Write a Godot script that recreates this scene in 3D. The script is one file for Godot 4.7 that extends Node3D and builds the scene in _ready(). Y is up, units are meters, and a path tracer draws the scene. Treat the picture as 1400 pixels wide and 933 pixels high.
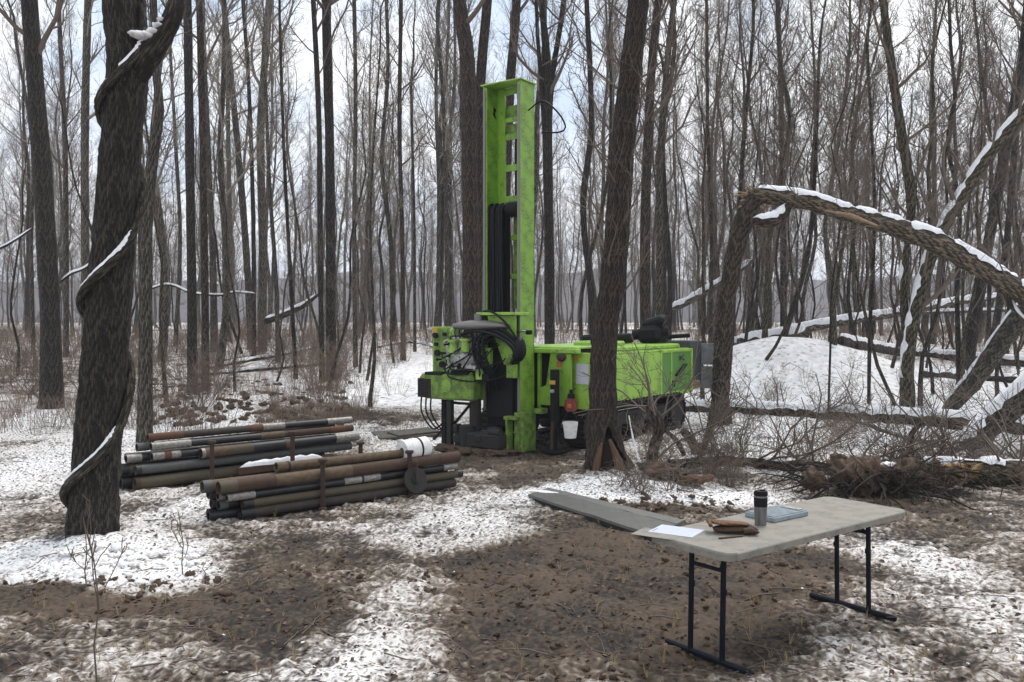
extends Node3D
# A green crawler drill rig standing in a bare winter wood.

const EYE := Vector3(0, 2.0, 0)
const FOCAL := 1200.0
const PITCH := 0.02208
var names := {}
var M := {}
var nz := FastNoiseLite.new()
var blobs := []

# ---------------------------------------------------------------- mesh buffer
class MB:
	var v := PackedVector3Array()
	var n := PackedVector3Array()
	var uv := PackedVector2Array()
	var ix := PackedInt32Array()
	var nz: FastNoiseLite

	func tri(a: Vector3, b: Vector3, c: Vector3, nn: Vector3):
		var k := v.size()
		if (b - a).cross(c - a).dot(nn) > 0:
			var t := b; b = c; c = t
		v.append(a); v.append(b); v.append(c)
		for q in [a, b, c]:
			n.append(nn)
			var an := nn.abs()
			uv.append(Vector2(q.z, -q.y) if an.x > an.y and an.x > an.z else (Vector2(q.x, q.z) if an.y > an.z else Vector2(q.x, -q.y)))
		ix.append(k); ix.append(k + 1); ix.append(k + 2)

	func quad(a: Vector3, b: Vector3, c: Vector3, d: Vector3, nn := Vector3.ZERO):
		if nn == Vector3.ZERO:
			nn = (c - a).cross(b - a).normalized()
		tri(a, b, c, nn)
		tri(a, c, d, nn)

	# chamfered box
	func box(c: Vector3, s: Vector3, bev := 0.006, bs := Basis()):
		var h := s * 0.5
		bev = minf(bev, minf(h.x, minf(h.y, h.z)) * 0.6)
		var i := h - Vector3.ONE * bev
		for ax in 3:
			for sg in [-1.0, 1.0]:
				var nn := Vector3.ZERO
				nn[ax] = sg
				var p := []
				for q in [[-1, -1], [1, -1], [1, 1], [-1, 1]]:
					var w := Vector3.ZERO
					w[ax] = sg * h[ax]
					w[(ax + 1) % 3] = q[0] * i[(ax + 1) % 3]
					w[(ax + 2) % 3] = q[1] * i[(ax + 2) % 3]
					p.append(c + bs * w)
				quad(p[0], p[1], p[2], p[3], bs * nn)
		for ax in 3:
			var b := (ax + 1) % 3
			var d := (ax + 2) % 3
			for sb in [-1.0, 1.0]:
				for sd in [-1.0, 1.0]:
					var p := []
					for e in [[-1, 0], [1, 0], [1, 1], [-1, 1]]:
						var w := Vector3.ZERO
						w[ax] = e[0] * i[ax]
						w[b] = sb * (h[b] if e[1] == 0 else i[b])
						w[d] = sd * (i[d] if e[1] == 0 else h[d])
						p.append(c + bs * w)
					var nn := Vector3.ZERO
					nn[b] = sb; nn[d] = sd
					quad(p[0], p[1], p[2], p[3], bs * nn.normalized())
		for a in [-1.0, 1.0]:
			for b in [-1.0, 1.0]:
				for d in [-1.0, 1.0]:
					var s3 := Vector3(a, b, d)
					tri(c + bs * (s3 * Vector3(h.x, i.y, i.z)), c + bs * (s3 * Vector3(i.x, h.y, i.z)), c + bs * (s3 * Vector3(i.x, i.y, h.z)), bs * s3.normalized())

	func beam(a: Vector3, b: Vector3, w: float, t: float, bev := 0.004, up := Vector3.UP):
		var y := (b - a).normalized()
		var x := y.cross(up)
		if x.length() < 0.05:
			x = y.cross(Vector3.RIGHT)
		x = x.normalized()
		box((a + b) * 0.5, Vector3(w, a.distance_to(b), t), bev, Basis(x, y, x.cross(y)))

	# polygon in a plane, pushed along d
	func prism(poly: PackedVector3Array, d: Vector3):
		var k := poly.size()
		var mid := Vector3.ZERO
		for p in poly: mid += p / k
		var nn := (poly[1] - poly[0]).cross(poly[2] - poly[1]).normalized()
		if nn.dot(d) < 0: nn = -nn
		for i in k:
			var a := poly[i]
			var b := poly[(i + 1) % k]
			tri(mid + d, a + d, b + d, nn)
			tri(mid, a, b, -nn)
			var e := (b - a).cross(d).normalized()
			if e.dot((a + b) * 0.5 - mid) < 0: e = -e
			quad(a, b, b + d, a + d, e)

	func tube(path: PackedVector3Array, radii: PackedFloat32Array, sides := 8, cap := true, urep := 1.0, vscale := 1.0, amp := 0.0, freq := 1.0, smooth_it := false):
		var count := path.size()
		var k0 := v.size()
		var t0 := (path[1] - path[0]).normalized()
		var x := t0.cross(Vector3.BACK if absf(t0.z) < 0.9 else Vector3.RIGHT).normalized()
		var run := 0.0
		var cs := PackedFloat32Array()
		var sn := PackedFloat32Array()
		for s in sides + 1:
			cs.append(cos(TAU * s / sides)); sn.append(sin(TAU * s / sides))
		for i in count:
			var t := (path[mini(i + 1, count - 1)] - path[maxi(i - 1, 0)]).normalized()
			x = (x - t * x.dot(t)).normalized()
			var y := t.cross(x)
			if i > 0: run += path[i].distance_to(path[i - 1])
			for s in sides + 1:
				var o := x * cs[s] + y * sn[s]
				var r := radii[i]
				if amp > 0.0:
					var q := (path[i] + o * r) * freq * 7.5
					r *= 1.0 - minf(1.25 * amp, 0.14) + amp * nz.get_noise_3d(q.x, q.y * 0.35, q.z) + amp * 0.5 * nz.get_noise_3d(q.x * 3.1 + 40, q.y * 1.1, q.z * 3.1)
				v.append(path[i] + o * r)
				n.append(o)
				uv.append(Vector2(urep * s / sides, run * vscale))
		var w := sides + 1
		for i in count - 1:
			for s in sides:
				var a := k0 + i * w + s
				ix.append(a); ix.append(a + w); ix.append(a + 1)
				ix.append(a + 1); ix.append(a + w); ix.append(a + w + 1)
		if smooth_it: renormal(k0, count, w)
		if cap:
			for e in [0, count - 1]:
				var t := (path[mini(e + 1, count - 1)] - path[maxi(e - 1, 0)]).normalized() * (-1.0 if e == 0 else 1.0)
				for s in sides:
					tri(path[e], v[k0 + e * w + s], v[k0 + e * w + s + 1], t)

	# smooth normals of a grid of rows of w vertices
	func renormal(k0: int, rows: int, w: int, closed := true):
		for i in rows:
			for s in w:
				var s0 := s - 1
				var s1 := s + 1
				if closed:
					if s0 < 0: s0 = w - 2
					if s1 >= w: s1 = 1
				else:
					s0 = maxi(s0, 0); s1 = mini(s1, w - 1)
				var du := v[k0 + i * w + s1] - v[k0 + i * w + s0]
				var dv := v[k0 + mini(i + 1, rows - 1) * w + s] - v[k0 + maxi(i - 1, 0) * w + s]
				var nn := du.cross(dv).normalized()
				if nn.dot(n[k0 + i * w + s]) < 0: nn = -nn
				if nn.length() > 0.5: n[k0 + i * w + s] = nn

	# hollow pipe
	func pipe(a: Vector3, b: Vector3, r: float, wall: float, sides := 14):
		var t := (b - a).normalized()
		var pa := PackedVector3Array([a, a.lerp(b, 0.5), b])
		tube(pa, PackedFloat32Array([r, r, r]), sides, false, 2.0, 2.0)
		tube(pa, PackedFloat32Array([r - wall, r - wall, r - wall]), sides, false)
		var x := t.cross(Vector3.UP).normalized()
		var y := t.cross(x)
		for e in [[a, -t], [b, t]]:
			for s in sides:
				var o0 := x * cos(TAU * s / sides) + y * sin(TAU * s / sides)
				var o1 := x * cos(TAU * (s + 1) / sides) + y * sin(TAU * (s + 1) / sides)
				quad(e[0] + o0 * r, e[0] + o1 * r, e[0] + o1 * (r - wall), e[0] + o0 * (r - wall), e[1])

	func cyl(a: Vector3, b: Vector3, r: float, sides := 14, r2 := -1.0):
		tube(PackedVector3Array([a, b]), PackedFloat32Array([r, r if r2 < 0 else r2]), sides, true)

	# lump of earth, leather or snow: a noisy ellipsoid
	func lump(c: Vector3, s: Vector3, amp := 0.2, freq := 2.0, rows := 8, cols := 12, sd := 0.0, bs := Basis(), flat := -2.0):
		var k0 := v.size()
		for i in rows + 1:
			var th := PI * i / rows
			for j in cols + 1:
				var ph := TAU * j / cols
				var o := Vector3(sin(th) * cos(ph), cos(th), sin(th) * sin(ph))
				var r := 1.0 + amp * nz.get_noise_3d(o.x * freq * 20 + sd * 31, o.y * freq * 20, o.z * freq * 20)
				var p := o * r
				p.y = maxf(p.y, flat)
				v.append(c + bs * (p * s)); n.append((bs * (o / s)).normalized()); uv.append(Vector2(float(j) / cols, float(i) / rows))
		var w := cols + 1
		for i in rows:
			for j in cols:
				var a := k0 + i * w + j
				ix.append(a); ix.append(a + w); ix.append(a + 1)
				ix.append(a + 1); ix.append(a + w); ix.append(a + w + 1)
		renormal(k0, rows + 1, w)

	# snow lying on a limb
	func snow(path: PackedVector3Array, radii: PackedFloat32Array, half := 0.95, thick := 0.03, sd := 1.0, patchy := 0.0):
		var k0 := v.size()
		var cols := 7
		var count := path.size()
		var run := 0.0
		for i in count:
			var t := (path[mini(i + 1, count - 1)] - path[maxi(i - 1, 0)]).normalized()
			var up := Vector3.UP - t * t.y
			var flatness := clampf(up.length() * 1.25 - 0.1, 0.12, 1.0)
			up = up.normalized()
			var side := t.cross(up)
			if i > 0: run += path[i].distance_to(path[i - 1])
			var g := nz.get_noise_2d(run * 90.0, sd * 57.0)
			var cover := smoothstep(-0.05, 0.12, g + 0.5 - patchy) if patchy > 0 else 1.0
			var ends := minf(path[i].distance_to(path[0]), path[i].distance_to(path[count - 1]))
			cover *= smoothstep(0.0, 0.16, ends)
			var lean := 0.35 * nz.get_noise_2d(run * 60.0, sd * 91.0 + 20)
			var hw := half * (0.45 + 0.55 * smoothstep(0.0, 0.2, ends)) * (1.0 + 0.55 * nz.get_noise_2d(run * 170.0, sd * 33.0))
			for j in cols + 1:
				var f := 2.0 * j / cols - 1.0
				var ph := f * hw * (0.3 + 0.7 * cover) + lean
				var o := up * cos(ph) + side * sin(ph)
				var tk := thick * flatness * cover * sqrt(maxf(0.0, 1.0 - f * f)) * (1.0 + 0.6 * nz.get_noise_2d(run * 220.0 + j * 40, sd * 70.0))
				v.append(path[i] + o * (radii[i] * (0.985 if absf(f) > 0.99 else 1.0) - 0.014 * (1.0 - smoothstep(0.0, 0.2, cover))) + up * tk); n.append(o); uv.append(Vector2(j, run))
		var w := cols + 1
		for i in count - 1:
			for j in cols:
				var a := k0 + i * w + j
				ix.append(a); ix.append(a + w); ix.append(a + 1)
				ix.append(a + 1); ix.append(a + w); ix.append(a + w + 1)
		renormal(k0, count, w, false)

func mb() -> MB:
	var b := MB.new()
	b.nz = nz
	return b

func numbered(called: String, parent: Node) -> String:
	var key := str(parent.get_instance_id()) + called
	var k: int = names.get(key, 0)
	names[key] = k + 1
	return called if k == 0 else "%s_%03d" % [called, k]

func to_mesh(b: MB) -> ArrayMesh:
	var a := []
	a.resize(Mesh.ARRAY_MAX)
	a[Mesh.ARRAY_VERTEX] = b.v; a[Mesh.ARRAY_NORMAL] = b.n; a[Mesh.ARRAY_TEX_UV] = b.uv; a[Mesh.ARRAY_INDEX] = b.ix
	var m := ArrayMesh.new()
	m.add_surface_from_arrays(Mesh.PRIMITIVE_TRIANGLES, a)
	return m

func put(called: String, m: Mesh, material: Material, parent: Node = self) -> MeshInstance3D:
	var o := MeshInstance3D.new()
	o.name = numbered(called, parent)
	o.mesh = m
	o.material_override = material
	parent.add_child(o, true)
	return o

func part(called: String, b: MB, material: Material, parent: Node = self) -> MeshInstance3D:
	return put(called, to_mesh(b), material, parent)

func tag(o: Node, label := "", category := "", group := "", kind := ""):
	if label: o.set_meta("label", label)
	if category: o.set_meta("category", category)
	if group: o.set_meta("group", group)
	if kind: o.set_meta("kind", kind)
	return o

func thing(called: String, label: String, category: String, at := Vector3.ZERO, turn := 0.0, group := "") -> Node3D:
	var o := Node3D.new()
	o.name = numbered(called, self)
	add_child(o, true)
	o.position = at
	o.rotation.y = turn
	return tag(o, label, category, group)

func dup(o: Node3D, called: String, label: String, at: Vector3, turn: float, sc := Vector3.ONE, lean := Vector2.ZERO) -> Node3D:
	var c: Node3D = o.duplicate()
	c.name = numbered(called, self)
	add_child(c, true)
	c.position = at
	c.basis = Basis.from_euler(Vector3(lean.x, turn, lean.y)).scaled_local(sc)
	c.set_meta("label", label)
	return c

# ---------------------------------------------------------------- places
func ray(px: float, py: float) -> Vector3:
	var a := (px - 700.0) / FOCAL
	var b := -(py - 466.5) / FOCAL
	return Vector3(a, b * cos(PITCH) - sin(PITCH), -cos(PITCH) - b * sin(PITCH))

func P(px: float, py: float, d: float) -> Vector3:
	var r := ray(px, py)
	return EYE + r * (d / -r.z)

func G(px: float, py: float) -> Vector3:
	var r := ray(px, py)
	r /= -r.z
	var d := 3.0
	var step := 0.4
	while d < 140.0:
		var p := EYE + r * d
		if p.y < ground(p.x, p.z):
			if step < 0.01:
				return Vector3(p.x, ground(p.x, p.z), p.z)
			d -= step
			step *= 0.25
		d += step
	var q := EYE + r * 140.0
	return Vector3(q.x, ground(q.x, q.z), q.z)

func ground(x: float, z: float) -> float:
	var d := -z
	var h := smoothstep(16.0, 38.0, d) + 0.004 * maxf(d - 38.0, 0.0)
	h += 1.25 * exp(-pow((x - 7.8) / 3.2, 2) - pow((d - 24.5) / 2.5, 2))
	h += 0.25 * exp(-pow((x + 1.6) / 3.0, 2) - pow((d - 21.5) / 3.0, 2))
	h += 0.10 * exp(-pow((x + 3.6) / 0.9, 2) - pow((d - 7.9) / 0.55, 2))
	h += 0.13 * exp(-pow((x - 1.2) / 0.9, 2) - pow((d - 11.1) / 0.8, 2))
	h += 0.3 * exp(-pow((x + 6.6) / 1.2, 2) - pow((d - 18.0) / 0.9, 2)) + 0.35 * exp(-pow((x + 4.9) / 1.1, 2) - pow((d - 18.6) / 0.8, 2))
	h += 0.05 * nz.get_noise_2d(x * 14.0, z * 14.0) * smoothstep(3.0, 8.0, d)
	return h

func on_ground(x: float, z: float, dy := 0.0) -> Vector3:
	return Vector3(x, ground(x, z) + dy, z)

# ---------------------------------------------------------------- materials
func lin(r: float, g: float, b: float) -> Color:
	return Color(r, g, b).linear_to_srgb()

func flat_mat(c: Color, rough := 0.7, metal := 0.0) -> StandardMaterial3D:
	var m := StandardMaterial3D.new()
	m.albedo_color = c
	m.roughness = rough
	m.metallic = metal
	return m

func noise_image(size: Vector2i, freq: float, octaves: int, sd: int, type := FastNoiseLite.TYPE_SIMPLEX_SMOOTH, seamless := false) -> Image:
	var f := FastNoiseLite.new()
	f.noise_type = type
	f.frequency = freq
	f.fractal_octaves = octaves
	f.fractal_type = FastNoiseLite.FRACTAL_FBM if octaves > 1 else FastNoiseLite.FRACTAL_NONE
	f.seed = sd
	if type == FastNoiseLite.TYPE_CELLULAR:
		f.cellular_return_type = FastNoiseLite.RETURN_DISTANCE2_SUB
	return f.get_seamless_image(size.x, size.y) if seamless else f.get_image(size.x, size.y)

# stain texture between two colours with streaks
func stain(c0: Color, c1: Color, c2: Color, freq: float, sd: int, bias := 0.0, n2 := 4) -> ImageTexture:
	var w := 256
	var a := noise_image(Vector2i(w, w), freq, 5, sd, FastNoiseLite.TYPE_SIMPLEX_SMOOTH, true).get_data()
	var b := noise_image(Vector2i(w, w), freq * n2, 3, sd + 5, FastNoiseLite.TYPE_SIMPLEX_SMOOTH, true).get_data()
	var im := Image.create(w, w, false, Image.FORMAT_RGB8)
	for i in w * w:
		var t := a[i] / 255.0 + bias
		var u := b[i] / 255.0
		var c := c0.lerp(c1, smoothstep(0.35, 0.65, t)).lerp(c2, smoothstep(0.55, 0.85, u * 0.6 + t * 0.4))
		im.set_pixel(i % w, i / w, c)
	return ImageTexture.create_from_image(im)

func tri_mat(tex: Texture2D, scale: float, rough := 0.6, metal := 0.0, tint := Color.WHITE) -> StandardMaterial3D:
	var m := flat_mat(tint, rough, metal)
	m.albedo_texture = tex
	m.uv1_triplanar = true
	m.uv1_scale = Vector3.ONE * scale
	return m

func make_materials():
	# bark: plates between cracks, stretched along the trunk
	var sz := Vector2i(512, 512)
	var cell := noise_image(Vector2i(512, 128), 0.021, 1, 3, FastNoiseLite.TYPE_CELLULAR, true)
	cell.resize(512, 512, Image.INTERPOLATE_CUBIC)
	var warp := noise_image(Vector2i(512, 128), 0.03, 4, 8, FastNoiseLite.TYPE_SIMPLEX_SMOOTH, true)
	warp.resize(512, 512, Image.INTERPOLATE_CUBIC)
	var fine := noise_image(sz, 0.09, 4, 9, FastNoiseLite.TYPE_SIMPLEX_SMOOTH, true)
	cell.convert(Image.FORMAT_L8); warp.convert(Image.FORMAT_L8); fine.convert(Image.FORMAT_L8)
	var ca := cell.get_data(); var wa := warp.get_data(); var fa := fine.get_data()
	var hd := PackedByteArray(); hd.resize(512 * 512)
	var cd := PackedByteArray(); cd.resize(512 * 512 * 3)
	for y in 512:
		for x in 512:
			var i := y * 512 + x
			var xs := (x + int((wa[i] - 128) * 0.25) + 512) % 512
			var c: float = ca[y * 512 + xs] / 255.0
			var h := clampf(smoothstep(0.03, 0.5, c) * 0.75 + (fa[i] - 128) / 380.0 + (wa[i] - 128) / 420.0 + 0.12, 0.0, 1.0)
			hd[i] = int(h * 255)
			var t := 0.30 + 0.70 * h + (fa[i] - 128) / 420.0
			var g := (wa[(i * 7 + 9000) % (512 * 512)] - 128) / 255.0
			cd[i * 3] = int(clampf(t * (1.0 + 0.10 * g), 0, 1) * 235)
			cd[i * 3 + 1] = int(clampf(t * (0.965 + 0.05 * g), 0, 1) * 235)
			cd[i * 3 + 2] = int(clampf(t * (0.92 - 0.12 * g), 0, 1) * 235)
	var ht := ImageTexture.create_from_image(Image.create_from_data(512, 512, false, Image.FORMAT_L8, hd))
	var bt := ImageTexture.create_from_image(Image.create_from_data(512, 512, false, Image.FORMAT_RGB8, cd))
	for k in [["bark_near", lin(0.15, 0.125, 0.10)], ["bark_dark", lin(0.155, 0.13, 0.105)], ["bark_grey", lin(0.36, 0.325, 0.265)], ["bark_brown", lin(0.235, 0.175, 0.132)], ["bark_moss", lin(0.30, 0.265, 0.165)], ["bark_black", lin(0.12, 0.10, 0.085)], ["bark_pale", lin(0.48, 0.44, 0.36)], ["vine", lin(0.21, 0.185, 0.135)], ["bark_tan", lin(0.54, 0.44, 0.33)]]:
		var m := flat_mat(k[1], 0.95)
		m.albedo_texture = bt
		m.heightmap_enabled = true
		m.heightmap_texture = ht
		m.heightmap_scale = 3.2
		M[k[0]] = m
	M.twig = flat_mat(lin(0.135, 0.105, 0.083), 0.95)
	M.twig_grey = flat_mat(lin(0.24, 0.21, 0.175), 0.95)
	M.twig_red = flat_mat(lin(0.2, 0.145, 0.108), 0.95)
	M.straw = flat_mat(lin(0.36, 0.27, 0.14), 0.95)
	M.snow = tri_mat(stain(Color(0.93, 0.93, 0.94), Color(0.89, 0.89, 0.9), Color(0.82, 0.82, 0.83), 0.02, 21), 1.5, 0.85)
	M.crumb = flat_mat(Color(0.89, 0.885, 0.88), 0.9)
	M.wood_torn = tri_mat(stain(Color(0.38, 0.28, 0.205), Color(0.28, 0.195, 0.145), Color(0.48, 0.37, 0.28), 0.05, 31), 2.0, 0.9)
	M.wood_rot = tri_mat(stain(Color(0.62, 0.51, 0.34), Color(0.44, 0.34, 0.22), Color(0.3, 0.22, 0.16), 0.05, 32), 3.0, 0.95)
	M.wood_bare = tri_mat(stain(Color(0.62, 0.52, 0.42), Color(0.5, 0.4, 0.31), Color(0.4, 0.3, 0.22), 0.03, 33), 2.0, 0.9)
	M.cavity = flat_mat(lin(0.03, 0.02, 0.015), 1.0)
	M.earth = tri_mat(stain(Color(0.26, 0.2, 0.16), Color(0.33, 0.27, 0.21), Color(0.4, 0.33, 0.27), 0.03, 34), 3.0, 1.0)
	M.leaf = flat_mat(lin(0.075, 0.042, 0.028), 0.9)
	M.leaf_pale = flat_mat(lin(0.15, 0.1, 0.066), 0.9)
	# rig
	M.green = tri_mat(stain(Color(0.51, 0.68, 0.22), Color(0.475, 0.635, 0.22), Color(0.34, 0.39, 0.19), 0.016, 41, 0.0, 6), 0.9, 0.42)
	M.green_dirty = tri_mat(stain(Color(0.44, 0.58, 0.21), Color(0.37, 0.46, 0.2), Color(0.27, 0.28, 0.17), 0.02, 42), 1.1, 0.6)
	M.green_bright = tri_mat(stain(Color(0.59, 0.755, 0.29), Color(0.55, 0.7, 0.28), Color(0.39, 0.45, 0.24), 0.016, 43, 0.0, 6), 0.8, 0.4)
	M.mesh_panel = tri_mat(stain(Color(0.36, 0.55, 0.24), Color(0.33, 0.5, 0.23), Color(0.4, 0.56, 0.28), 0.06, 44), 3.0, 0.6)
	M.steel_edge = flat_mat(lin(0.2, 0.19, 0.18), 0.5, 0.6)
	M.black = flat_mat(lin(0.009, 0.009, 0.01), 0.6)
	M.hose = flat_mat(lin(0.008, 0.008, 0.01), 0.5)
	M.iron = tri_mat(stain(Color(0.12, 0.115, 0.11), Color(0.16, 0.145, 0.13), Color(0.24, 0.2, 0.165), 0.03, 45), 2.5, 0.8, 0.0)
	M.track = tri_mat(stain(Color(0.11, 0.1, 0.09), Color(0.17, 0.145, 0.125), Color(0.27, 0.22, 0.18), 0.03, 46), 2.5, 0.95)
	M.silver = tri_mat(stain(Color(0.72, 0.72, 0.71), Color(0.6, 0.6, 0.58), Color(0.45, 0.42, 0.38), 0.03, 47), 3.0, 0.45, 0.5)
	M.chrome = flat_mat(lin(0.6, 0.6, 0.6), 0.2, 1.0)
	M.grey_sheet = tri_mat(stain(Color(0.55, 0.56, 0.57), Color(0.5, 0.51, 0.52), Color(0.42, 0.42, 0.42), 0.02, 48), 1.0, 0.6, 0.0)
	M.dark_sheet = flat_mat(lin(0.07, 0.075, 0.075), 0.6)
	M.white = tri_mat(stain(Color(0.9, 0.9, 0.89), Color(0.86, 0.86, 0.84), Color(0.74, 0.73, 0.7), 0.02, 49), 2.0, 0.6)
	M.yellow = flat_mat(lin(0.5, 0.31, 0.03), 0.5)
	M.red = flat_mat(lin(0.2, 0.035, 0.02), 0.4)
	M.orange = flat_mat(lin(0.4, 0.12, 0.035), 0.5)
	# pipes
	M.rust = tri_mat(stain(Color(0.251, 0.185, 0.148), Color(0.31, 0.222, 0.163), Color(0.185, 0.148, 0.126), 0.02, 51), 2.2, 0.85)
	M.rust_hot = tri_mat(stain(Color(0.37, 0.251, 0.177), Color(0.31, 0.193, 0.133), Color(0.444, 0.384, 0.325), 0.03, 52), 3.0, 0.85)
	M.rust_tan = tri_mat(stain(Color(0.384, 0.318, 0.237), Color(0.31, 0.244, 0.185), Color(0.23, 0.177, 0.14), 0.02, 53), 2.2, 0.8)
	M.olive = tri_mat(stain(Color(0.281, 0.259, 0.2), Color(0.333, 0.288, 0.214), Color(0.2, 0.185, 0.156), 0.02, 54), 2.2, 0.75)
	M.pipe_grey = tri_mat(stain(Color(0.318, 0.325, 0.31), Color(0.267, 0.273, 0.267), Color(0.407, 0.399, 0.37), 0.02, 55), 2.2, 0.65)
	M.pipe_black = tri_mat(stain(Color(0.065, 0.07, 0.085), Color(0.09, 0.095, 0.1), Color(0.19, 0.17, 0.15), 0.02, 56), 2.2, 0.5)
	M.pipe_brown = tri_mat(stain(Color(0.193, 0.17, 0.148), Color(0.244, 0.207, 0.17), Color(0.148, 0.133, 0.126), 0.02, 57), 2.2, 0.75)
	M.pipe_silver = tri_mat(stain(Color(0.6, 0.59, 0.57), Color(0.46, 0.44, 0.41), Color(0.32, 0.27, 0.23), 0.03, 58), 3.0, 0.5, 0.3)
	M.stake = tri_mat(stain(Color(0.258, 0.181, 0.155), Color(0.206, 0.155, 0.138), Color(0.327, 0.224, 0.172), 0.03, 59), 3.0, 0.85)
	# table
	M.table = tri_mat(stain(Color(0.53, 0.51, 0.47), Color(0.49, 0.475, 0.44), Color(0.41, 0.395, 0.37), 0.02, 61), 1.2, 0.55)
	M.leg = flat_mat(lin(0.006, 0.008, 0.014), 0.5)
	for k in ["black", "hose", "leg"]: M[k].metallic_specular = 0.3
	M.paper = flat_mat(lin(0.52, 0.53, 0.58), 0.9)
	M.leather = tri_mat(stain(Color(0.46, 0.33, 0.2), Color(0.36, 0.24, 0.15), Color(0.26, 0.18, 0.13), 0.03, 62), 9.0, 0.8)
	M.leather_dark = tri_mat(stain(Color(0.3, 0.21, 0.15), Color(0.22, 0.16, 0.13), Color(0.36, 0.25, 0.17), 0.03, 63), 9.0, 0.85)
	M.mug = flat_mat(lin(0.2, 0.2, 0.2), 0.35, 0.9)
	M.clip = tri_mat(stain(Color(0.62, 0.66, 0.68), Color(0.56, 0.61, 0.64), Color(0.5, 0.54, 0.57), 0.02, 64), 3.0, 0.35, 0.6)
	M.board = tri_mat(stain(Color(0.378, 0.378, 0.361), Color(0.421, 0.417, 0.396), Color(0.31, 0.31, 0.297), 0.015, 65, 0.0, 3), 1.3, 0.75)
	M.plywood = tri_mat(stain(Color(0.36, 0.34, 0.31), Color(0.3, 0.28, 0.25), Color(0.42, 0.4, 0.37), 0.02, 66), 1.5, 0.9)
	M.hill = tri_mat(stain(Color(0.33, 0.31, 0.31), Color(0.38, 0.35, 0.34), Color(0.46, 0.44, 0.43), 0.05, 67), 0.02, 1.0)
	var words := Image.create(128, 160, false, Image.FORMAT_RGB8)
	words.fill(Color(0.76, 0.78, 0.84))
	var rg := RandomNumberGenerator.new(); rg.seed = 5
	for row in 15:
		var x := 12
		while x < 112:
			var w := rg.randi_range(4, 14)
			words.fill_rect(Rect2i(x, 14 + row * 9, mini(w, 114 - x), 2), Color(0.6, 0.62, 0.7))
			x += w + 3
	words.fill_rect(Rect2i(14, 8, 46, 4), Color(0.35, 0.38, 0.5))
	M.print = flat_mat(Color.WHITE, 0.9)
	M.print.albedo_texture = ImageTexture.create_from_image(words)

# ---------------------------------------------------------------- ground
const NX := 20.0          # near sheet: x -10..10, z -20..0
const TEXN := 2048
var cov_near := PackedByteArray()
var na := PackedByteArray()
var nb := PackedByteArray()
var rows_out := []
var soil_job := {}

func blob(px: float, py: float, rx: float, ry: float, w: float):
	var c := G(px, py)
	var a := G(px, py - ry)
	var b := G(px, py + ry)
	blobs.append([c.x, -c.z, rx * -c.z / FOCAL, maxf((a - b).length() * 0.5, 0.15), w])

func make_blobs():
	for q in [[110, 772, 110, 24, 0.85], [230, 784, 95, 24, 0.85], [20, 765, 80, 22, 0.8], [150, 745, 120, 22, 0.5], [60, 640, 140, 80, 0.75], [30, 580, 90, 30, 0.6], [260, 700, 110, 40, 0.3], [260, 690, 70, 35, 0.3], [640, 700, 110, 45, 0.42],
			[560, 735, 150, 30, 0.3], [500, 890, 110, 70, 0.42], [440, 930, 120, 40, 0.3], [1330, 830, 130, 110, 0.45], [1150, 880, 90, 50, 0.2], [545, 810, 60, 60, 0.3], [200, 900, 200, 30, 0.14], [1240, 750, 70, 30, 0.35], [1350, 700, 90, 30, 0.3], [1120, 905, 200, 40, 0.12],
			[800, 672, 90, 20, 1.1], [960, 682, 170, 18, 1.0], [900, 660, 90, 16, 0.3], [1080, 640, 160, 20, 0.6], [1130, 600, 300, 25, 0.7], [600, 610, 60, 12, 0.8], [560, 520, 90, 40, 0.8],
			[700, 720, 60, 30, 0.2], [290, 565, 60, 18, 0.9], [400, 540, 60, 12, 1.0], [80, 880, 120, 40, 0.12], [300, 900, 80, 30, 0.1], [250, 850, 100, 12, 0.15],
			[760, 790, 190, 65, -0.8], [900, 860, 130, 50, -0.55], [1000, 800, 80, 50, -0.35], [160, 828, 230, 16, -0.8], [400, 770, 110, 22, -0.35], [360, 850, 120, 40, -0.25], [1080, 775, 120, 28, -0.6], [1000, 865, 60, 25, -0.4],
			[690, 622, 90, 16, -1.0], [820, 735, 90, 20, -0.5], [880, 695, 120, 10, -0.9], [1230, 690, 130, 22, -0.5], [450, 565, 140, 14, -0.9], [250, 600, 60, 20, -0.3], [560, 575, 60, 12, -0.3], [40, 812, 60, 10, -0.9], [120, 500, 160, 30, -0.2], [740, 655, 70, 14, -0.4]]:
		blob(q[0], q[1], q[2], q[3], q[4])

func macro_cover(x: float, d: float) -> float:
	var m := -0.05 + 0.36 * smoothstep(11.0, 18.0, d)
	if x > 2.0: m += 0.0
	for b in blobs:
		var u: float = (x - b[0]) / b[2]
		var w: float = (d - b[1]) / b[3]
		var q := u * u + w * w
		if q < 6.0: m += b[4] * exp(-q * 1.1)
	m += 1.0 * exp(-pow((x - 9.5) / 7.5, 4) - pow((d - 22.5) / 5.5, 4))
	if d > 60.0: m -= 0.45 * smoothstep(60.0, 80.0, d) * smoothstep(5.0, 25.0, x)
	return m

func macro_bytes(size: float, x0: float, d0: float, px: int) -> PackedByteArray:
	var lo := 160
	var im := Image.create(lo, lo, false, Image.FORMAT_RF)
	for j in lo:
		for i in lo:
			var m := macro_cover(x0 + size * (i + 0.5) / lo, d0 + size * (j + 0.5) / lo)
			im.set_pixel(i, j, Color(clampf(m * 0.4 + 0.5, 0, 1), 0, 0))
	im.resize(px, px, Image.INTERPOLATE_CUBIC)
	im.convert(Image.FORMAT_L8)
	return im.get_data()

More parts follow.
